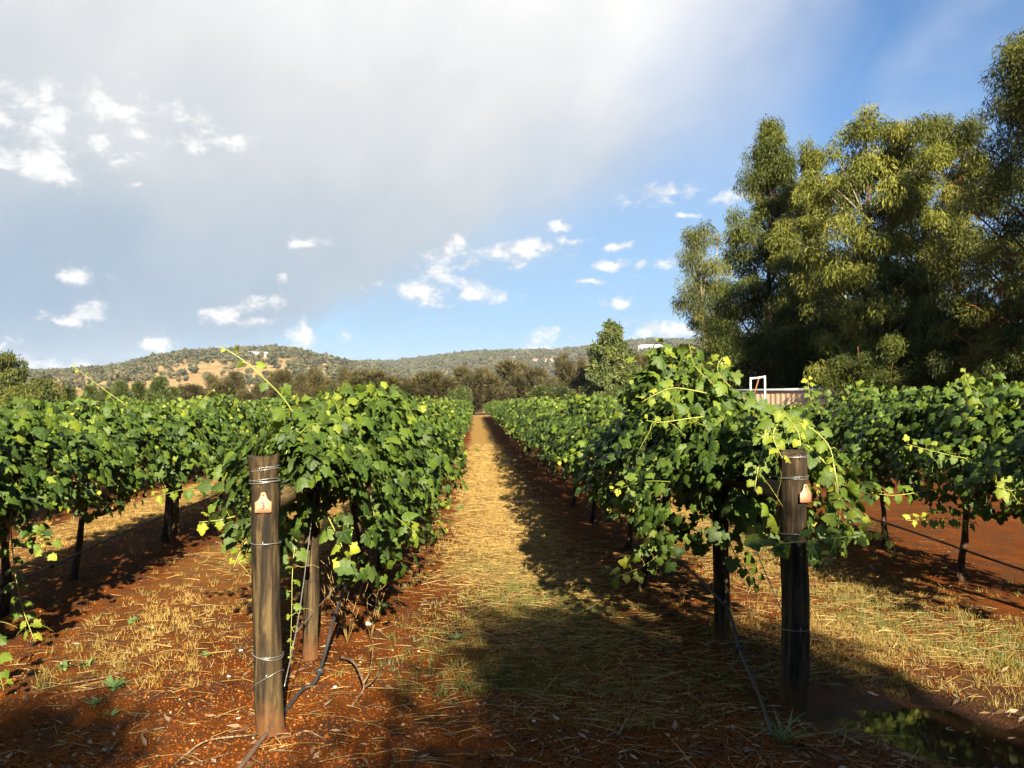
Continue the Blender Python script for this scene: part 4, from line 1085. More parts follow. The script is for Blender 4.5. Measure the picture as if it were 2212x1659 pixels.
for k, (x, y, s, rz) in enumerate(((6.6, -6.5, 0.93, 1.2), (-3.4, -6.6, 0.86, 2.4), (-7.0, -6.6, 0.86, 4.0), (4.2, -10.5, 1.05, 5.0), (0.2, -10.5, 0.95, 0.5), (10.5, -6.0, 0.95, 2.9))):
    copy_thing(sg, (x, y, -0.02), rz, 'gum tree in the belt behind the photographer', s)
copy_thing(sg, (-0.35, -6.3, -0.02), 0.9, 'gum tree in the belt behind the photographer', 0.87).scale = (0.52, 0.52, 0.87)

# belt of she-oaks, pines and gums beyond the rows
def brush(seed, H, Wd, n, shape='round', base=0.12, L=(0.35, 0.65), wid=0.035, stems=4, up=0.8):
    rng = rs(seed); T, C = MB(), MB()
    u = np.linspace(0, 1, 7)
    for k in range(stems):
        a = rng.rand() * 6.28; sp_ = rng.uniform(0.1, 0.55) * Wd / 2 if stems > 1 else 0.02
        p = np.stack([np.cos(a) * sp_ * u ** 0.8, np.sin(a) * sp_ * u ** 0.8, H * 0.85 * u - 0.05], 1) + np.concatenate([np.zeros((1, 3)), rng.normal(0, 0.05, (6, 3))])
        T.tube(p, np.linspace(0.10, 0.02, 7), 6, 0.5, True)
    nc = 46; c = []
    while len(c) < nc:
        q = rng.uniform(-1, 1, 3)
        if shape == 'round':
            if np.dot(q, q) > 1: continue
            c.append((q[0] * Wd / 2, q[1] * Wd / 2, H * (base + (1 - base) * (0.5 + 0.5 * q[2]))))
        else:
            t = rng.rand() ** 1.2; r_ = Wd / 2 * (1 - t) ** 0.75 * math.sqrt(rng.rand()); a = rng.rand() * 6.28
            c.append((r_ * math.cos(a), r_ * math.sin(a), H * (base + (1 - base) * t)))
    c = np.array(c); i = rng.randint(nc, size=n); ct = rng.normal(0.5, 0.17, nc)
    d = rng.normal(0, 1, (n, 3)); d /= np.linalg.norm(d, axis=1)[:, None]
    pos = c[i] + d * (rng.rand(n) ** 0.5 * (0.14 * Wd + 0.10))[:, None]; pos[:, 2] = np.clip(pos[:, 2], 0.1, H)
    ax = d * 0.8 + np.array((0, 0, up)) + rng.normal(0, 0.35, (n, 3)) + np.stack([pos[:, 0], pos[:, 1], 0 * pos[:, 0]], 1) / Wd
    C.scatter(np.array([(-1, 0, 0), (1, 0, 0), (0, 1, 0)], float), np.array([(0, 1, 2)]), pos, frames(ax, rng.normal(0, 1, (n, 3))),
              np.stack([np.full(n, wid), rng.uniform(L[0], L[1], n), np.ones(n)], 1), np.clip(ct[i] + rng.normal(0, 0.12, n), 0, 1))
    return T, C
def brush_meshes(mat, bark, *a, **k):
    T, C = brush(*a, **k); return T.mesh('trunk', bark, True), C.mesh('crown', mat)
OAKS = [brush_meshes(M_OAK, M_BARK, 600 + k, 5.0, wd, 11000, wid=0.05) for k, wd in enumerate((4.2, 5.2, 4.6, 3.6))]
PINES = [brush_meshes(M_PINE, M_BARK, 620 + k, 5.0, wd, 8000, 'cone', 0.05, wid=0.06, stems=1, up=0.3) for k, wd in enumerate((3.4, 4.2, 3.0))]
BUSH = [brush_meshes(M_PINE, M_BARK, 640 + k, 5.0, wd, 8000, 'round', 0.05, wid=0.08, L=(0.2, 0.4), stems=3, up=0.1) for k, wd in enumerate((5.0, 4.2))]
def far_tree(kind, px, py, wpx, d, name, label, group, seed=0, zbase=0.0):
    rng = rs(seed + int(px)); H = hgt(py, d) - zbase
    tm, cm = kind[rng.randint(len(kind))]
    p = at(px, 868, d); v = thing(name, (p[0], p[1], zbase), label, 'tree', group, rng.rand() * 6.28)
    bb = np.array([q[:] for q in link_bb(cm)]); wm = bb[:, 0].max() - bb[:, 0].min(); hm = bb[:, 2].max()
    sx = wpx * K / FOC * d / wm; sz = H / hm
    v.scale = (sx, sx, sz)
    link('trunk', tm, v); stuff(link('crown', cm, v))
    return v
_bbc = {}
def link_bb(me):
    if me.name not in _bbc:
        c = np.zeros(len(me.vertices) * 3, np.float32); me.vertices.foreach_get('co', c); c = c.reshape(-1, 3)
        lo, hi = np.percentile(c, 1, 0), np.percentile(c, 99.7, 0); _bbc[me.name] = [tuple(lo), tuple(hi)]
    return _bbc[me.name]
OG = 'brown she-oaks beyond the rows'
oaks = [(487, 806, 74, 98, 'tall brown she-oak in front of the tan hillside, left of the long shoot'), (405, 832, 62, 100, 'low open brown she-oak left of the tall brown one'), (448, 838, 60, 102, 'small brown she-oak between two bigger she-oaks on the left'),
        (545, 838, 60, 96, 'low dark she-oak behind the long upright shoot'), (612, 800, 66, 98, 'twin-topped brown she-oak right of the long shoot'), (585, 815, 50, 101, 'brown she-oak leaning on the twin-topped one'),
        (675, 798, 62, 97, 'round brown she-oak before the gap of tan grass'), (715, 820, 50, 99, 'small brown she-oak left of the tan gap'), (757, 797, 54, 98, 'narrow brown she-oak right of the tan gap'),
        (803, 801, 96, 97, 'wide brown she-oak in the middle of the belt'), (845, 815, 50, 100, 'small brown she-oak behind the pale green cone shrub'), (898, 820, 70, 98, 'low brown she-oak right of the cone shrub'), (938, 803, 84, 97, 'wide reddish-brown she-oak left of the path end'),
        (1023, 792, 86, 99, 'round dark she-oak straight above the path end'), (985, 815, 50, 103, 'small she-oak left of the path end'), (1075, 825, 60, 100, 'low brown she-oak right of the path end'), (1122, 780, 100, 104, 'tall brown she-oak with spread limbs right of the path'),
        (1180, 815, 56, 100, 'small brown she-oak between two taller ones on the right'), (1232, 768, 66, 102, 'upright brown she-oak left of the tall green tree'), (1275, 808, 46, 98, 'dark narrow she-oak beside the tall green tree'),
        (1390, 764, 62, 96, 'grey-brown she-oak right of the tall green tree'), (1462, 752, 70, 88, 'dark she-oak left of the pale-stemmed gum'), (1505, 770, 60, 80, 'dark she-oak under the pale-stemmed gum')]
for k, (px, py, wp, d, lb) in enumerate(oaks): far_tree(OAKS, px, py - 2, wp * 1.22, d, 'sheoak_tree', lb, OG, k)
PG = 'green trees beyond the rows'
for k, (px, py, wp, d, lb) in enumerate([(150, 838, 55, 92, 'small green pine at the far left'), (195, 832, 50, 90, 'thin green pine second from the far left'), (230, 838, 50, 93, 'green pine before the tan paddock'), (262, 822, 60, 91, 'ragged green pine before the tan paddock'),
                                        (300, 826, 56, 95, 'green pine left of the tallest left pine'), (342, 812, 62, 90, 'tallest green pine of the left group'), (372, 835, 50, 92, 'low green pine beside the brown she-oaks'), (858, 838, 54, 84, 'pale green cone-shaped shrub before the brown she-oaks')]):
    far_tree(PINES, px, py, wp, d, 'pine_tree', lb, PG, k)
for k, (px, py, wp, d, lb) in enumerate([(993, 834, 52, 84, 'dark green bush at the left of the path end'), (1195, 832, 96, 82, 'broad green bush above the right vine row'), (1315, 838, 70, 82, 'low green bush below the tall green tree'), (1430, 762, 54, 92, 'bright green round tree right of the tall green tree'),
                                        (1395, 800, 60, 84, 'yellow-green bush behind the vine mound'), (430, 858, 70, 88, 'low green bush below the brown she-oaks on the left'), (700, 858, 90, 90, 'low green scrub below the tan gap')]):
    far_tree(BUSH, px, py, wp, d, 'bush', lb, PG, k)
dT = 92
plant_gum('conifer_tree', spot(1325, dT), 'tall green pointed tree standing above the brown she-oaks', gum(651, hgt(704, dT), ip((0, 2.6), (0.2, 3.9), (0.5, 3.3), (0.75, 2.0), (0.9, 1.0), (1, 0.25)), 0.08, 22000, (0.4, 0.65), 40, 0.5, 1, (0.5, 0.9), (0.62, 0.16), wid=0.16), M_BARK, M_PINE, group=PG)
dE = 95
plant_gum('gum_tree', spot(8, dE), 'open gum tree rising at the far left edge', gum(652, hgt(765, dE), ip((0, 1.2), (0.3, 2.4), (0.7, 3.2), (0.9, 2.4), (1, 1.2)), 0.25, 6500, (0.35, 0.6), 20, 0.7, 1, (0.5, 1.0), (0.36, 0.16), wid=0.15, gap=0.15), M_BARK, M_GUM, group=PG)
plant_gum('gum_tree', spot(98, 90), 'small olive gum tree near the white shed roof', gum(653, hgt(822, 90), ip((0, 1.0), (0.3, 2.0), (0.7, 2.4), (1, 1.0)), 0.2, 5000, (0.3, 0.5), 16, 0.7, 1, (0.5, 0.9), (0.36, 0.16), wid=0.15, tr=0.08), M_BARK, M_GUM, group=PG)
plant_gum('gum_tree', spot(45, 88), 'low olive gum tree beside the far left gum', gum(654, hgt(838, 88), ip((0, 1.0), (0.3, 2.0), (0.7, 2.4), (1, 1.0)), 0.2, 5000, (0.3, 0.5), 16, 0.7, 1, (0.5, 0.9), (0.34, 0.16), wid=0.15, tr=0.08), M_BARK, M_GUM, group=PG)

# ------------------------------------------------------------------ hillside woods and trees
def hill_xyz(H, az, s):
    r = H['r0'] + s * (H['rr'] - H['r0']); return np.stack([r * np.sin(az), r * np.cos(az), hill_h(H, az, r)], -1)
def lump_tree(rng, n_l=5, per=14):
    """a small crown of ragged leaf clumps"""
    V = []
    for k in range(n_l):
        c = rng.normal(0, 0.24, 3) * np.array((1, 1, 0.55)) + np.array((0, 0, 0.55)); r_ = rng.uniform(0.20, 0.34)
        d = rng.normal(0, 1, (per, 3)); d /= np.linalg.norm(d, axis=1)[:, None]
        p = c + d * r_ * rng.uniform(0.5, 1.0, (per, 1)); e = np.cross(d, rng.normal(0, 1, (per, 3))); e /= np.linalg.norm(e, axis=1)[:, None]; f = np.cross(d, e) + 0.5 * d
        s_ = rng.uniform(0.10, 0.22, (per, 1))
        V.append(np.stack([p + e * s_, p - e * s_ * 0.6 + f * s_, p - e * s_ * 0.5 - f * s_], 1).reshape(-1, 3))
    V = np.concatenate(V)
    return V, np.arange(len(V)).reshape(-1, 3)
LUMPS = [lump_tree(rs(700 + k), 4, 12) for k in range(8)]
def wood_stuff(name, H, a0, a1, n, dens, size, seed, tint):
    rng = rs(seed); az = rng.uniform(a0, a1, n); s = rng.rand(n) ** 0.8 * 1.03
    p = hill_xyz(H, az, s); keep = rng.rand(n) < dens(az, s, p); az, s, p = az[keep], s[keep], p[keep]
    g = MB(); k = rng.randint(len(LUMPS), size=len(p)); S = rng.uniform(size[0], size[1], len(p))
    a = rng.rand(len(p)) * 6.28; R = np.zeros((len(p), 3, 3)); R[:, 0, 0] = R[:, 1, 1] = np.cos(a); R[:, 0, 1] = -np.sin(a); R[:, 1, 0] = np.sin(a); R[:, 2, 2] = 1
    tn = np.clip(rng.normal(tint, 0.2, len(p)), 0, 1)
    for q, (v_, f_) in enumerate(LUMPS):
        m_ = k == q; g.scatter(v_, f_, p[m_] - np.array((0, 0, 0.5)), R[m_], S[m_], tn[m_])
    return tag(g.build(name, M_HILLTREE), kind='stuff'), len(p)
azx = lambda px: azel(px, 800)[0]
def dens_a(az, s, p):
    nz = _hn3(p[:, 0], p[:, 1]) + 0.5 * _hn2(p[:, 0], p[:, 1])
    left = az < azx(480)
    d = np.where(left, 0.07 + 1.0 * np.clip((s - 0.50) / 0.12, 0, 1) + 0.9 * (az < azx(95)), 0.40 + 0.5 * (nz > -0.05) + 0.45 * np.clip((s - 0.82) / 0.1, 0, 1))
    return np.clip(d + 0.35 * (nz > 0.15), 0, 1) * np.where(nz < -0.28, 0.3, 1)
def dens_b(az, s, p):
    nz = _hn3(p[:, 0], p[:, 1]); return np.clip(0.75 + 0.5 * nz, 0.12, 1) * (nz > -0.42)
wood_stuff('hill_woodland', HA, -0.72, 0.0, 7500, dens_a, (4.0, 8.0), 71, 0.42)
wood_stuff('far_woodland', HB, -0.30, 0.40, 10000, dens_b, (5.5, 11.0), 72, 0.35)
HT = [MB() for _ in range(4)]; HTM = []
for k, g in enumerate(HT):
    v_, f_ = lump_tree(rs(720 + k), 9, 26); g.add(v_, f_, 0.15 + 0.2 * k); HTM.append(g.mesh('crown', M_HILLTREE))
g = MB(); g.tube([(0, 0, -0.1), (0, 0, 0.25), (0.02, 0, 0.55)], [0.05, 0.04, 0.02], 6); HTT = g.mesh('trunk', M_BARK)
ht = [(150, 845, 30), (175, 838, 22), (205, 833, 28), (265, 826, 40), (300, 838, 22), (322, 822, 20), (352, 830, 24), (372, 818, 26), (395, 812, 24), (420, 806, 22), (445, 820, 26), (232, 822, 24), (285, 816, 24), (330, 806, 22), (512, 815, 20), (540, 806, 18), (575, 812, 20), (640, 806, 18), (690, 812, 20), (735, 818, 22)]
rg = rs(88)
for k, (px, py, wp) in enumerate(ht):
    a, e = azel(px, py)
    ss = np.linspace(0.02, 1, 300); p = hill_xyz(HA, np.full(300, a), ss); el = np.arctan2(p[:, 2] - EYE, np.hypot(p[:, 0], p[:, 1]))
    i = int(np.argmin(np.abs(el - e))); p = p[i]; d = math.hypot(p[0], p[1])
    v = thing('hill_tree', (p[0], p[1], p[2] - 0.3), '%s lone grey-green tree from the left on the dry open hillside' % (ORD[k] if k < 12 else 'thirteenth fourteenth fifteenth sixteenth seventeenth eighteenth nineteenth twentieth'.split()[k - 12]), 'tree', 'lone trees on the dry hillside', rg.rand() * 6.28)
    S = wp * K / FOC * d * 0.8; v.scale = (S, S, S * 0.85)
    link('trunk', HTT, v); link('crown', HTM[k % 4], v)

# ------------------------------------------------------------------ houses
def paint(name, c): return plain(name, c, 0.7, 0, 0.1, 0.5)
M_WALLW = paint('white_house_wall', (0.4180, 0.4104, 0.3876)); M_WALLP = paint('pink_house_wall', (0.2736, 0.1520, 0.1216)); M_WALLC = paint('cream_house_wall', (0.3192, 0.2508, 0.1748))
M_ROOFG = paint('grey_tin_roof', (0.26, 0.29, 0.31)); M_ROOFR = paint('red_tile_roof', (0.34, 0.12, 0.07)); M_ROOFP = paint('pink_tin_roof', (0.50, 0.25, 0.20)); M_ROOFW = paint('white_tin_roof', (0.55, 0.57, 0.58))
M_PANE = plain('dark_window_pane', (0.03, 0.04, 0.05), 0.15, 0, 0.1, 2)
def house(px, py, H, Wd, Dp, Ht, wall, roof, label, nwin=4, d=None, pitch=0.25):
    a, e = azel(px, py)
    if H is not None:
        ss = np.linspace(0.02, 1.0, 400); p = hill_xyz(H, np.full(400, a), ss); el = np.arctan2(p[:, 2] - EYE, np.hypot(p[:, 0], p[:, 1]))
        p = p[int(np.argmin(np.abs(el - e)))]
    else: p = np.array((d * math.sin(a), d * math.cos(a), 0.0))
    v = thing('house', (p[0], p[1], p[2] - 1.0 * (H is not None)), label, 'house', 'houses on the hills', -a)
    g = MB(); g.box((-Wd / 2, -Dp / 2, -1.0), (Wd / 2, Dp / 2, Ht)); g.build('wall', wall, v)
    g = MB(); ov = 0.6; r_ = Dp * pitch; x0, x1, y0, y1 = -Wd / 2 - ov, Wd / 2 + ov, -Dp / 2 - ov, Dp / 2 + ov
    V = [(x0, y0, Ht), (x1, y0, Ht), (x1, y1, Ht), (x0, y1, Ht), (x0 + Dp * 0.35, 0, Ht + r_), (x1 - Dp * 0.35, 0, Ht + r_)]
    g.add(V, [(0, 1, 5), (0, 5, 4), (2, 3, 4), (2, 4, 5), (1, 2, 5), (3, 0, 4), (0, 2, 1), (0, 3, 2)]); g.build('roof', roof, v)
    for k in range(nwin):
        x = -Wd / 2 + Wd * (k + 0.5) / nwin; g = MB(); g.box((x - Wd / nwin * 0.25, -Dp / 2 - 0.06, Ht * 0.35), (x + Wd / nwin * 0.25, -Dp / 2 + 0.02, Ht * 0.78)); g.build('window', M_PANE, v)
    return v
house(556, 772, HA, 22, 10, 3.6, M_WALLC, M_ROOFG, 'grey-roofed house among trees on the left hilltop', 5)
house(855, 762 + 35, HB, 14, 9, 4, M_WALLC, M_ROOFR, 'small house in the saddle between the two hills', 3)
house(1050, 771, HB, 20, 10, 4, M_WALLC, M_ROOFG, 'cream house with grey roof right of the saddle', 3)
house(1220, 758, HB, 24, 11, 6, M_WALLP, M_ROOFP, 'pink house on the ridge above the brown she-oaks', 4)
house(1108, 777, HB, 11, 8, 4, M_WALLW, M_ROOFW, 'small white house below the ridge, left of the red-roofed house', 2)
house(1132, 773, HB, 9, 8, 4, M_WALLW, M_ROOFG, 'tiny pale house just right of the small white house', 2)
house(1172, 783, HB, 32, 9, 5, M_WALLW, M_ROOFR, 'long white house with red roof below the pink house', 6)
house(1405, 758, HB, 38, 12, 8, M_WALLW, M_ROOFW, 'large white house right of the tall green tree', 6)
house(1450, 758, HB, 14, 9, 4, M_WALLW, M_ROOFW, 'small white house right of the large white house', 2)
house(1347, 755, HB, 8, 7, 4, M_WALLW, M_ROOFW, 'tiny white house just right of the tall green tree top', 2)
house(102, 886, None, 4.5, 4, 2.2, M_WALLC, M_ROOFW, 'low shed with a white tin roof behind the left vine rows', 2, 240, 0.14)

# ------------------------------------------------------------------ ground cover
def keep_ground(P):
    return pud(P[:, 0], P[:, 1]) > 1.10
def frustum_pts(n, y0, y1, xf, rng, power=1.0):
    """more near the camera: y with density 1/y**power"""
    u = rng.rand(n)
    y = (y0 ** (1 - power) + u * (y1 ** (1 - power) - y0 ** (1 - power))) ** (1 / (1 - power)) if power != 1 else y0 * (y1 / y0) ** u
    return xf(n, y, rng), y
alley = lambda c, w: (lambda n, y, r: c + r.normal(0, w, n))
# straw
rng = rs(91); g = MB()
blade = np.array([(-0.5, 0, 0), (0.5, 0, 0), (-0.5, 0.5, 0.04), (0.5, 0.5, 0.04), (0, 1, 0)], float); bladef = np.array([(0, 1, 3), (0, 3, 2), (2, 3, 4)])
for c, wd, n, y0, y1 in ((0.36, 0.36, 12000, 7.0, 30), (0.55, 0.40, 2600, 5.2, 8), (0.6, 0.5, 700, 4.0, 6), (-2.2, 0.40, 420, 4.6, 8), (-2.2, 0.40, 1600, 8, 15), (3.05, 0.50, 2300, 4.8, 11), (-0.5, 0.5, 220, 4.0, 9), (1.5, 0.5, 1500, 4.4, 9), (-4.8, 0.4, 1800, 7, 18), (0.3, 2.2, 900, 3.5, 6)):
    x, y = frustum_pts(n, y0, y1, alley(c, wd), rng, 1.6)
    pos = np.stack([x, y, gh(x, y) + rng.rand(n) * 0.02], 1)
    a = rng.normal(0, 0.45, n) + np.where(rng.rand(n) < 0.5, 0, PI)
    a = np.where(rng.rand(n) < 0.25, rng.rand(n) * 6.28, a)
    ax = np.stack([np.cos(a), np.sin(a), rng.normal(0.02, 0.10, n)], 1)
    k = keep_ground(pos)
    L = rng.uniform(0.04, 0.20, n) * np.where(rng.rand(n) < 0.08, 1.8, 1); Wd = 0.0022 + 0.00035 * y
    R = frames(ax, np.stack([rng.normal(0, .4, n), rng.normal(-0.2, .4, n), np.ones(n)], 1))
    g.scatter(blade, bladef, pos[k], R[k], np.stack([Wd, L, L], 1)[k], np.clip(rng.normal(0.55, 0.24, n), 0, 1)[k])
n = 900; a = rng.rand(n) * 6.28; rr_ = rng.uniform(0.5, 1.7, n); x = PUD_C[0] + np.cos(a) * rr_; y = PUD_C[1] + np.sin(a) * rr_; k = pud(x, y) > 1.04; b_ = rng.rand(n) * 6.28
g.scatter(blade, bladef, np.stack([x, y, gh(x, y) + 0.008], 1)[k], frames(np.stack([np.cos(b_), np.sin(b_), rng.normal(0.05, 0.12, n)], 1), np.stack([rng.normal(0, .4, n), rng.normal(-0.2, .4, n), np.ones(n)], 1))[k], np.stack([np.full(n, 0.004), rng.uniform(0.04, 0.2, n), np.full(n, 0.1)], 1)[k], np.clip(rng.normal(0.4, 0.25, n), 0, 1)[k])
tag(g.build('straw_mulch', M_STRAW), 'pale dry straw strewn along the alleys', None, None, 'stuff')
# short grass, dry and green in patches
rng = rs(92); g = MB(); _gp = waves(31, 7, 1.2, 4.5)
for c, wd, n, y0, y1, gr in ((0.45, 0.42, 2800, 4.4, 9, -0.08), (0.36, 0.36, 2200, 8.5, 26, 0.45), (3.05, 0.55, 3600, 4.1, 12, -0.04), (-2.15, 0.42, 750, 4.6, 10, 0.10), (-4.8, 0.5, 900, 7, 16, 0.6), (2.6, 0.5, 500, 4.3, 6.0, -0.05), (0.9, 0.35, 500, 3.9, 5.5, 0.0)):
    x, y = frustum_pts(n, y0, y1, alley(c, wd), rng, 1.5); nb = 8
    dens = _gp(x * 1.7, y * 1.7) + rng.normal(0, 0.25, n) > -0.22; x, y = x[dens], y[dens]; n = len(x)
    X_ = np.repeat(x, nb) + rng.normal(0, 0.018, n * nb); Y_ = np.repeat(y, nb) + rng.normal(0, 0.018, n * nb); m_ = n * nb
    pos = np.stack([X_, Y_, gh(X_, Y_) - 0.003], 1); k = keep_ground(pos)
    ax = np.stack([rng.normal(0, 0.5, m_), rng.normal(0, 0.5, m_), np.ones(m_)], 1)
    hgt_ = rng.uniform(0.018, 0.055, m_) * np.repeat(rng.uniform(0.6, 1.5, n), nb); wdt = 0.0028 + 0.00035 * Y_
    green = np.clip(0.62 + gr - 0.55 * np.repeat(_gp(x * 0.8 + 5, y * 0.8) + 0.12, nb) + rng.normal(0, 0.14, m_), 0.02, 1)
    R = frames(ax, np.stack([rng.normal(0, .5, m_), np.full(m_, -1.0), np.full(m_, 0.3)], 1))
    g.scatter(np.array([(-0.5, 0, 0), (0.5, 0, 0), (0.12, 1, 0.12)], float), np.array([(0, 1, 2)]), pos[k], R[k], np.stack([wdt, hgt_, hgt_], 1)[k], green[k])
tag(g.build('alley_grass', M_GRASS), 'short dry and green grass in the alleys', None, None, 'stuff')
# gravel
rng = rs(93); g = MB(); iv, if_ = ico(0); n = 24000
x, y = frustum_pts(n, 3.2, 9.0, lambda n, y, r: r.uniform(-0.72, 0.62, n) * y, rng, 2.6)
ok = (np.abs(((x - 0.335 + 1.316) % 2.632) - 1.316) > 0.35) | (rng.rand(n) < 0.35) | (y < 4.6)
pos = np.stack([x, y, gh(x, y)], 1); ok &= keep_ground(pos); pos = pos[ok]; n = len(pos)
S = rng.uniform(0.003, 0.0072, n) * np.where(rng.rand(n) < 0.05, 1.7, 1)
R = frames(rng.normal(0, 1, (n, 3)), rng.normal(0, 1, (n, 3)))
g.scatter(iv * (1 + 0.18 * rs(3).randn(12, 1)), if_, pos + np.stack([0 * S, 0 * S, S * 0.3], 1), R, S[:, None] * rng.uniform(0.7, 1.3, (n, 3)), np.where(rng.rand(n) < 0.012, 1.0, np.clip(rng.normal(0.5, 0.22, n), 0, 0.94)))
tag(g.build('gravel', M_GRAVEL), 'orange ironstone gravel on the red soil', None, None, 'stuff')
# leaf litter and twigs
rng = rs(94); g = MB(); n = 1500
x, y = frustum_pts(n, 3.4, 9.0, lambda n, y, r: r.uniform(-0.7, 0.65, n) * y, rng, 2.0)
pos = np.stack([x, y, gh(x, y) + 0.006], 1); k = keep_ground(pos)
R = frames(np.stack([rng.normal(0, 1, n), rng.normal(0, 1, n), rng.normal(0, .12, n)], 1), np.stack([rng.normal(0, .3, n), rng.normal(0, .3, n), np.ones(n)], 1))
g.scatter(*diamond(0.13), pos[k], R[k], rng.uniform(0.03, 0.10, n)[k], rng.rand(n)[k] ** 1.5)
n = 420; a = rng.rand(n) * 6.28; rr_ = rng.uniform(0.3, 1.5, n); x = PUD_C[0] + np.cos(a) * rr_; y = PUD_C[1] + np.sin(a) * rr_; k = pud(x, y) > 0.98
g.scatter(*diamond(0.15), np.stack([x, y, gh(x, y) + 0.006], 1)[k], frames(np.stack([rng.normal(0, 1, n), rng.normal(0, 1, n), rng.normal(0, .15, n)], 1), np.stack([rng.normal(0, .4, n), rng.normal(0, .4, n), np.ones(n)], 1))[k], rng.uniform(0.03, 0.09, n)[k], rng.rand(n)[k])
n = 26; a = rng.rand(n) * 6.28; rr_ = rng.uniform(0.05, 0.8, n); x = PUD_C[0] + np.cos(a) * rr_; y = PUD_C[1] + np.sin(a) * rr_; k = pud(x, y) < 1.0
g.scatter(*diamond(0.15), np.stack([x, y, np.full(n, -0.0305)], 1)[k], frames(np.stack([rng.normal(0, 1, n), rng.normal(0, 1, n), 0 * a], 1), np.tile((0.0, 0.0, 1.0), (n, 1)))[k], rng.uniform(0.03, 0.07, n)[k], rng.rand(n)[k])
tag(g.build('leaf_litter', M_LITTER), 'brown gum leaves fallen over the ground', None, None, 'stuff')
g = MB()
for k in range(420):
    x = rng.uniform(-0.65, 0.6); y = 3.5 + 6 * rng.rand() ** 1.8; x *= y
    if pud(np.array(x), np.array(y)) < 1.2: continue
    a = rng.rand() * 6.28; L = rng.uniform(0.04, 0.22); p = np.array((x, y, float(gh(x, y)) + 0.005))
    q = p + np.array((math.cos(a), math.sin(a), 0.05 * rng.rand())) * L
    g.tube([p, (p + q) / 2 + rng.normal(0, 0.012, 3) * np.array((1, 1, 0.3)), q], [0.003, 0.0025, 0.001], 4, rng.rand(), False)
tag(g.build('twig_litter', M_TWIG, None, True), 'thin dead twigs scattered over the ground', None, None, 'stuff')

# single plants and pieces on the ground
def weed(px, py, label, n=14, hgt_=(0.05, 0.11), seed=0, tint=0.3, broad=0.10, name='weed', spread=0.8):
    rng = rs(seed); p = gpt(px, py); v = thing(name, p, label, 'plant', 'weeds between the rows')
    for k in range(n):
        a = rng.rand() * 6.28; L = rng.uniform(*hgt_); d = np.array((math.cos(a) * spread, math.sin(a) * spread, 1.0)); d /= np.linalg.norm(d)
        g = MB(); u = np.linspace(0, 1, 5); c = d[None] * (u * L)[:, None] + np.stack([np.cos(a) * u ** 2 * L * 0.25, np.sin(a) * u ** 2 * L * 0.25, -u ** 2 * L * 0.3], 1)
        s = np.array((-math.sin(a), math.cos(a), 0)); w_ = broad * L * np.array((0.4, 0.9, 1, 0.7, 0.05))
        V = np.concatenate([c + s * w_[:, None], c - s * w_[:, None]]); F = []
        for i in range(4): F += [(i, i + 1, i + 6), (i, i + 6, i + 5)]
        g.add(V, F, np.clip(tint + 0.12 * rng.randn(), 0, 1)); o = g.build('leaf', M_WEED, v); o.location = (rng.normal(0, 0.012), rng.normal(0, 0.012), 0)
    return v
for k, (px, py, n, hh, br, lb) in enumerate([(248, 1490, 22, (0.06, 0.12), 0.10, 'green grass tuft alone on the orange gravel at the left'), (140, 1445, 16, (0.04, 0.07), 0.2, 'small grey-green weed left of the gravel tuft'), (190, 1440, 12, (0.04, 0.08), 0.12, 'small green weed just right of the grey-green weed'),
                                             (200, 1525, 8, (0.04, 0.07), 0.2, 'lone low weed below the gravel tuft'), (283, 1345, 12, (0.04, 0.08), 0.16, 'leafy weed at the upper edge of the left grass patch'), (330, 1365, 16, (0.05, 0.10), 0.08, 'upright green tuft in the left dry grass patch'),
                                             (240, 1545, 6, (0.03, 0.06), 0.25, 'tiny round-leaved weed on the gravel near the bottom left'), (445, 1420, 9, (0.03, 0.06), 0.2, 'small weed left of the numbered end post'), (985, 1385, 14, (0.05, 0.10), 0.10, 'green weed at the left edge of the path grass'),
                                             (1770, 1225, 16, (0.10, 0.22), 0.05, 'tall green grass tuft right of the dark end post'), (1690, 1620, 60, (0.08, 0.24), 0.012, 'spiky grass tuft at the foot of the dark end post'), (1820, 1600, 14, (0.06, 0.16), 0.03, 'thin grass tuft at the puddle edge'),
                                             (820, 1330, 14, (0.08, 0.18), 0.05, 'green grass tuft behind the slim left brace post'), (900, 1180, 20, (0.12, 0.28), 0.04, 'tall dry grass tuft under the left vine row')]):
    weed(px, py, lb, n, hh, 810 + k, 0.35 if 'dry' not in lb else 0.9, br)
def stalks(px, py, label, n, H, seed):
    rng = rs(seed); v = thing('dead_weed', gpt(px, py), label, 'plant', 'dead weed stalks')
    for k in range(n):
        a = rng.rand() * 6.28; L = H * rng.uniform(0.6, 1.0); d = np.array((math.cos(a) * 0.28, math.sin(a) * 0.28, 1))
        g = MB(); p0 = np.zeros(3); p1 = d * L * 0.5 + rng.normal(0, 0.01, 3); p2 = d * L + rng.normal(0, 0.02, 3)
        g.tube([p0, p1, p2], [0.0028, 0.0022, 0.001], 5, 0.6)
        for q in range(4):
            f = rng.uniform(0.3, 0.95); b0 = p0 + (p2 - p0) * f; e = b0 + np.array((rng.normal(0, .5), rng.normal(0, .5), 0.8)) * L * 0.22
            g.tube([b0, e], [0.0016, 0.0007], 4, 0.8)
        g.build('stalk', M_STRAW, v, True)
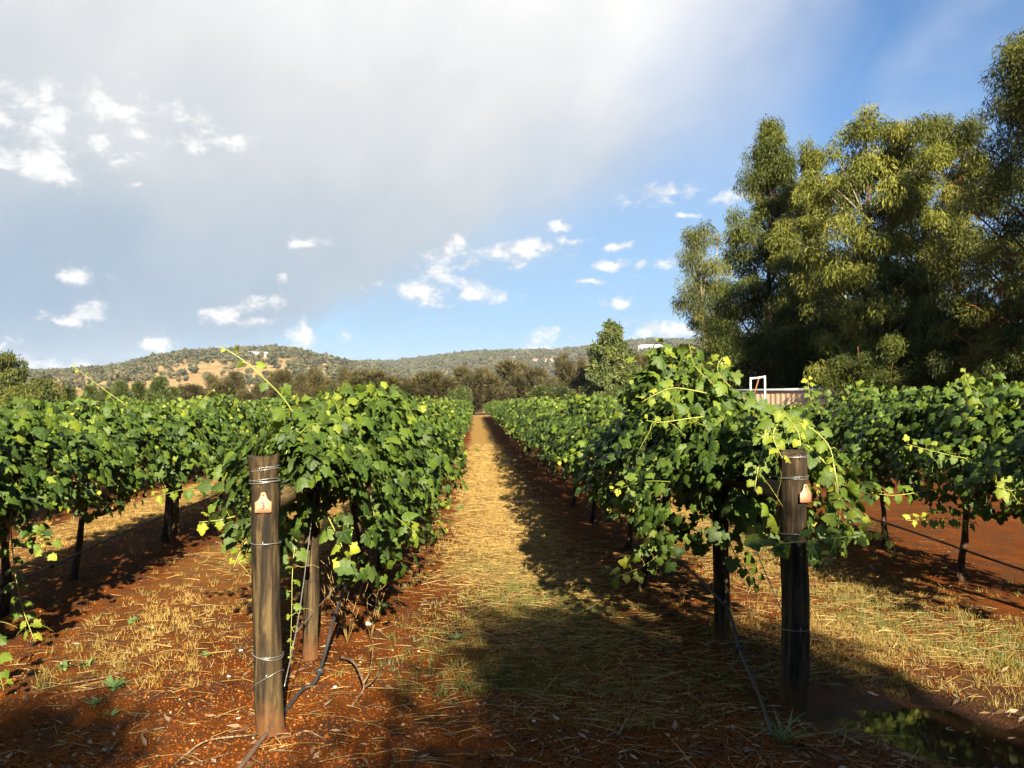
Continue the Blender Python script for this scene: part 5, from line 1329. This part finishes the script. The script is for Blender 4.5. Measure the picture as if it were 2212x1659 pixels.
for k, (px, py, n, H, lb) in enumerate([(750, 1400, 6, 0.52, 'dry branching weed stalks right of the slim left brace post'), (800, 1390, 5, 0.42, 'dry weed stalks farther right of the slim left brace post'), (298, 1225, 4, 0.34, 'dead forked weed under the left-edge vine row'),
                                        (700, 1330, 4, 0.35, 'thin dry stalks between the left end post and its brace post'), (840, 1240, 6, 0.35, 'dry stalks under the second vine left of the path'), (1625, 1380, 4, 0.42, 'thin dry stalks right of the slim right brace post'), (1360, 1150, 6, 0.28, 'dry grass stalks under the right vine row')]):
    stalks(px, py, lb, n, H, 830 + k)
def twig(pts, r, label, forks=()):
    p0 = np.array(pts[0]); v = thing('dead_branch', pts[0], label, 'branch', 'dead branches on the ground')
    g = MB(); P = bez(pts, 14) - p0; g.tube(P, np.linspace(r, r * 0.5, 14), 6, 0.5, True, 0.1, rs(4)); g.build('stem', M_TWIG, v, True)
    for f in forks:
        g = MB(); g.tube(bez([np.array(q) - p0 for q in f], 8), np.linspace(r * 0.7, r * 0.3, 8), 5); g.build('fork', M_TWIG, v, True)
twig([gpt(735, 1432, 0.02), gpt(765, 1440, 0.05), gpt(785, 1480, 0.06), gpt(782, 1500, 0.03), gpt(758, 1532, 0.01)], 0.009, 'forked dead branch lying right of the black hose', [[gpt(785, 1480, 0.06), gpt(800, 1450, 0.10), gpt(808, 1385, 0.16)], [gpt(785, 1490, 0.05), gpt(810, 1470, 0.05), gpt(838, 1425, 0.04)]])
twig([gpt(640, 1600, 0.01), gpt(662, 1590, 0.01), gpt(690, 1600, 0.01)], 0.006, 'short dead stick beside the foot of the numbered end post')
twig([gpt(400, 1640, 0.01), gpt(450, 1610, 0.02), gpt(560, 1600, 0.01)], 0.006, 'long dead stick in the shade near the bottom left')
twig([gpt(140, 1480, 0.01), gpt(230, 1462, 0.02), gpt(300, 1440, 0.01)], 0.004, 'thin pale stick on the orange gravel at the left')
twig([gpt(1335, 1590, 0.01), gpt(1370, 1530, 0.02), gpt(1400, 1500, 0.01)], 0.005, 'thin dead stick in the shade at the bottom middle')
def pebble(px, py, r, label, mat, seed):
    rng = rs(seed); iv1, if1 = ico(1); g = MB(); g.add(iv1 * (1 + 0.12 * rng.randn(len(iv1), 1)) * np.array((1.2, 0.9, 0.7)) * r, if1)
    o = g.build('pebble', mat, None, True); p = gpt(px, py); o.location = Vector((p[0], p[1], p[2] + r * 0.45)); tag(o, label, 'stone', 'pale pebbles')
for k, (px, py, r, lb) in enumerate([(797, 1358, 0.022, 'largest pale pebble right of the dry weed stalks'), (724, 1496, 0.010, 'white pebble right of the hose dripper'), (494, 1464, 0.009, 'white pebble left of the numbered post foot'), (520, 1410, 0.011, 'pale pebble close left of the numbered post'), (515, 1563, 0.010, 'pale pebble left of the post foot'),
                                     (1153, 1560, 0.010, 'pale pebble in the bottom middle shade'), (1485, 1340, 0.016, 'orange stone by the slim right brace post')]):
    pebble(px, py, r, lb, M_QUARTZ if 'orange' not in lb else M_GRAVEL, 860 + k)

# ------------------------------------------------------------------ haze
hzm = bpy.data.materials.new('haze_air'); hzm.use_nodes = True
hn = NT(hzm.node_tree); vo = hn.node('ShaderNodeVolumePrincipled'); ho = hn.node('ShaderNodeOutputMaterial')
vo.inputs['Color'].default_value = (0.80, 0.88, 1.0, 1); vo.inputs['Density'].default_value = 0.00007; vo.inputs['Anisotropy'].default_value = 0.0
hn.l.new(vo.outputs[0], ho.inputs['Volume'])
g = MB(); g.box((-3560, -3560, -60), (3560, 3560, 205)); tag(g.build('haze', hzm), kind='stuff')
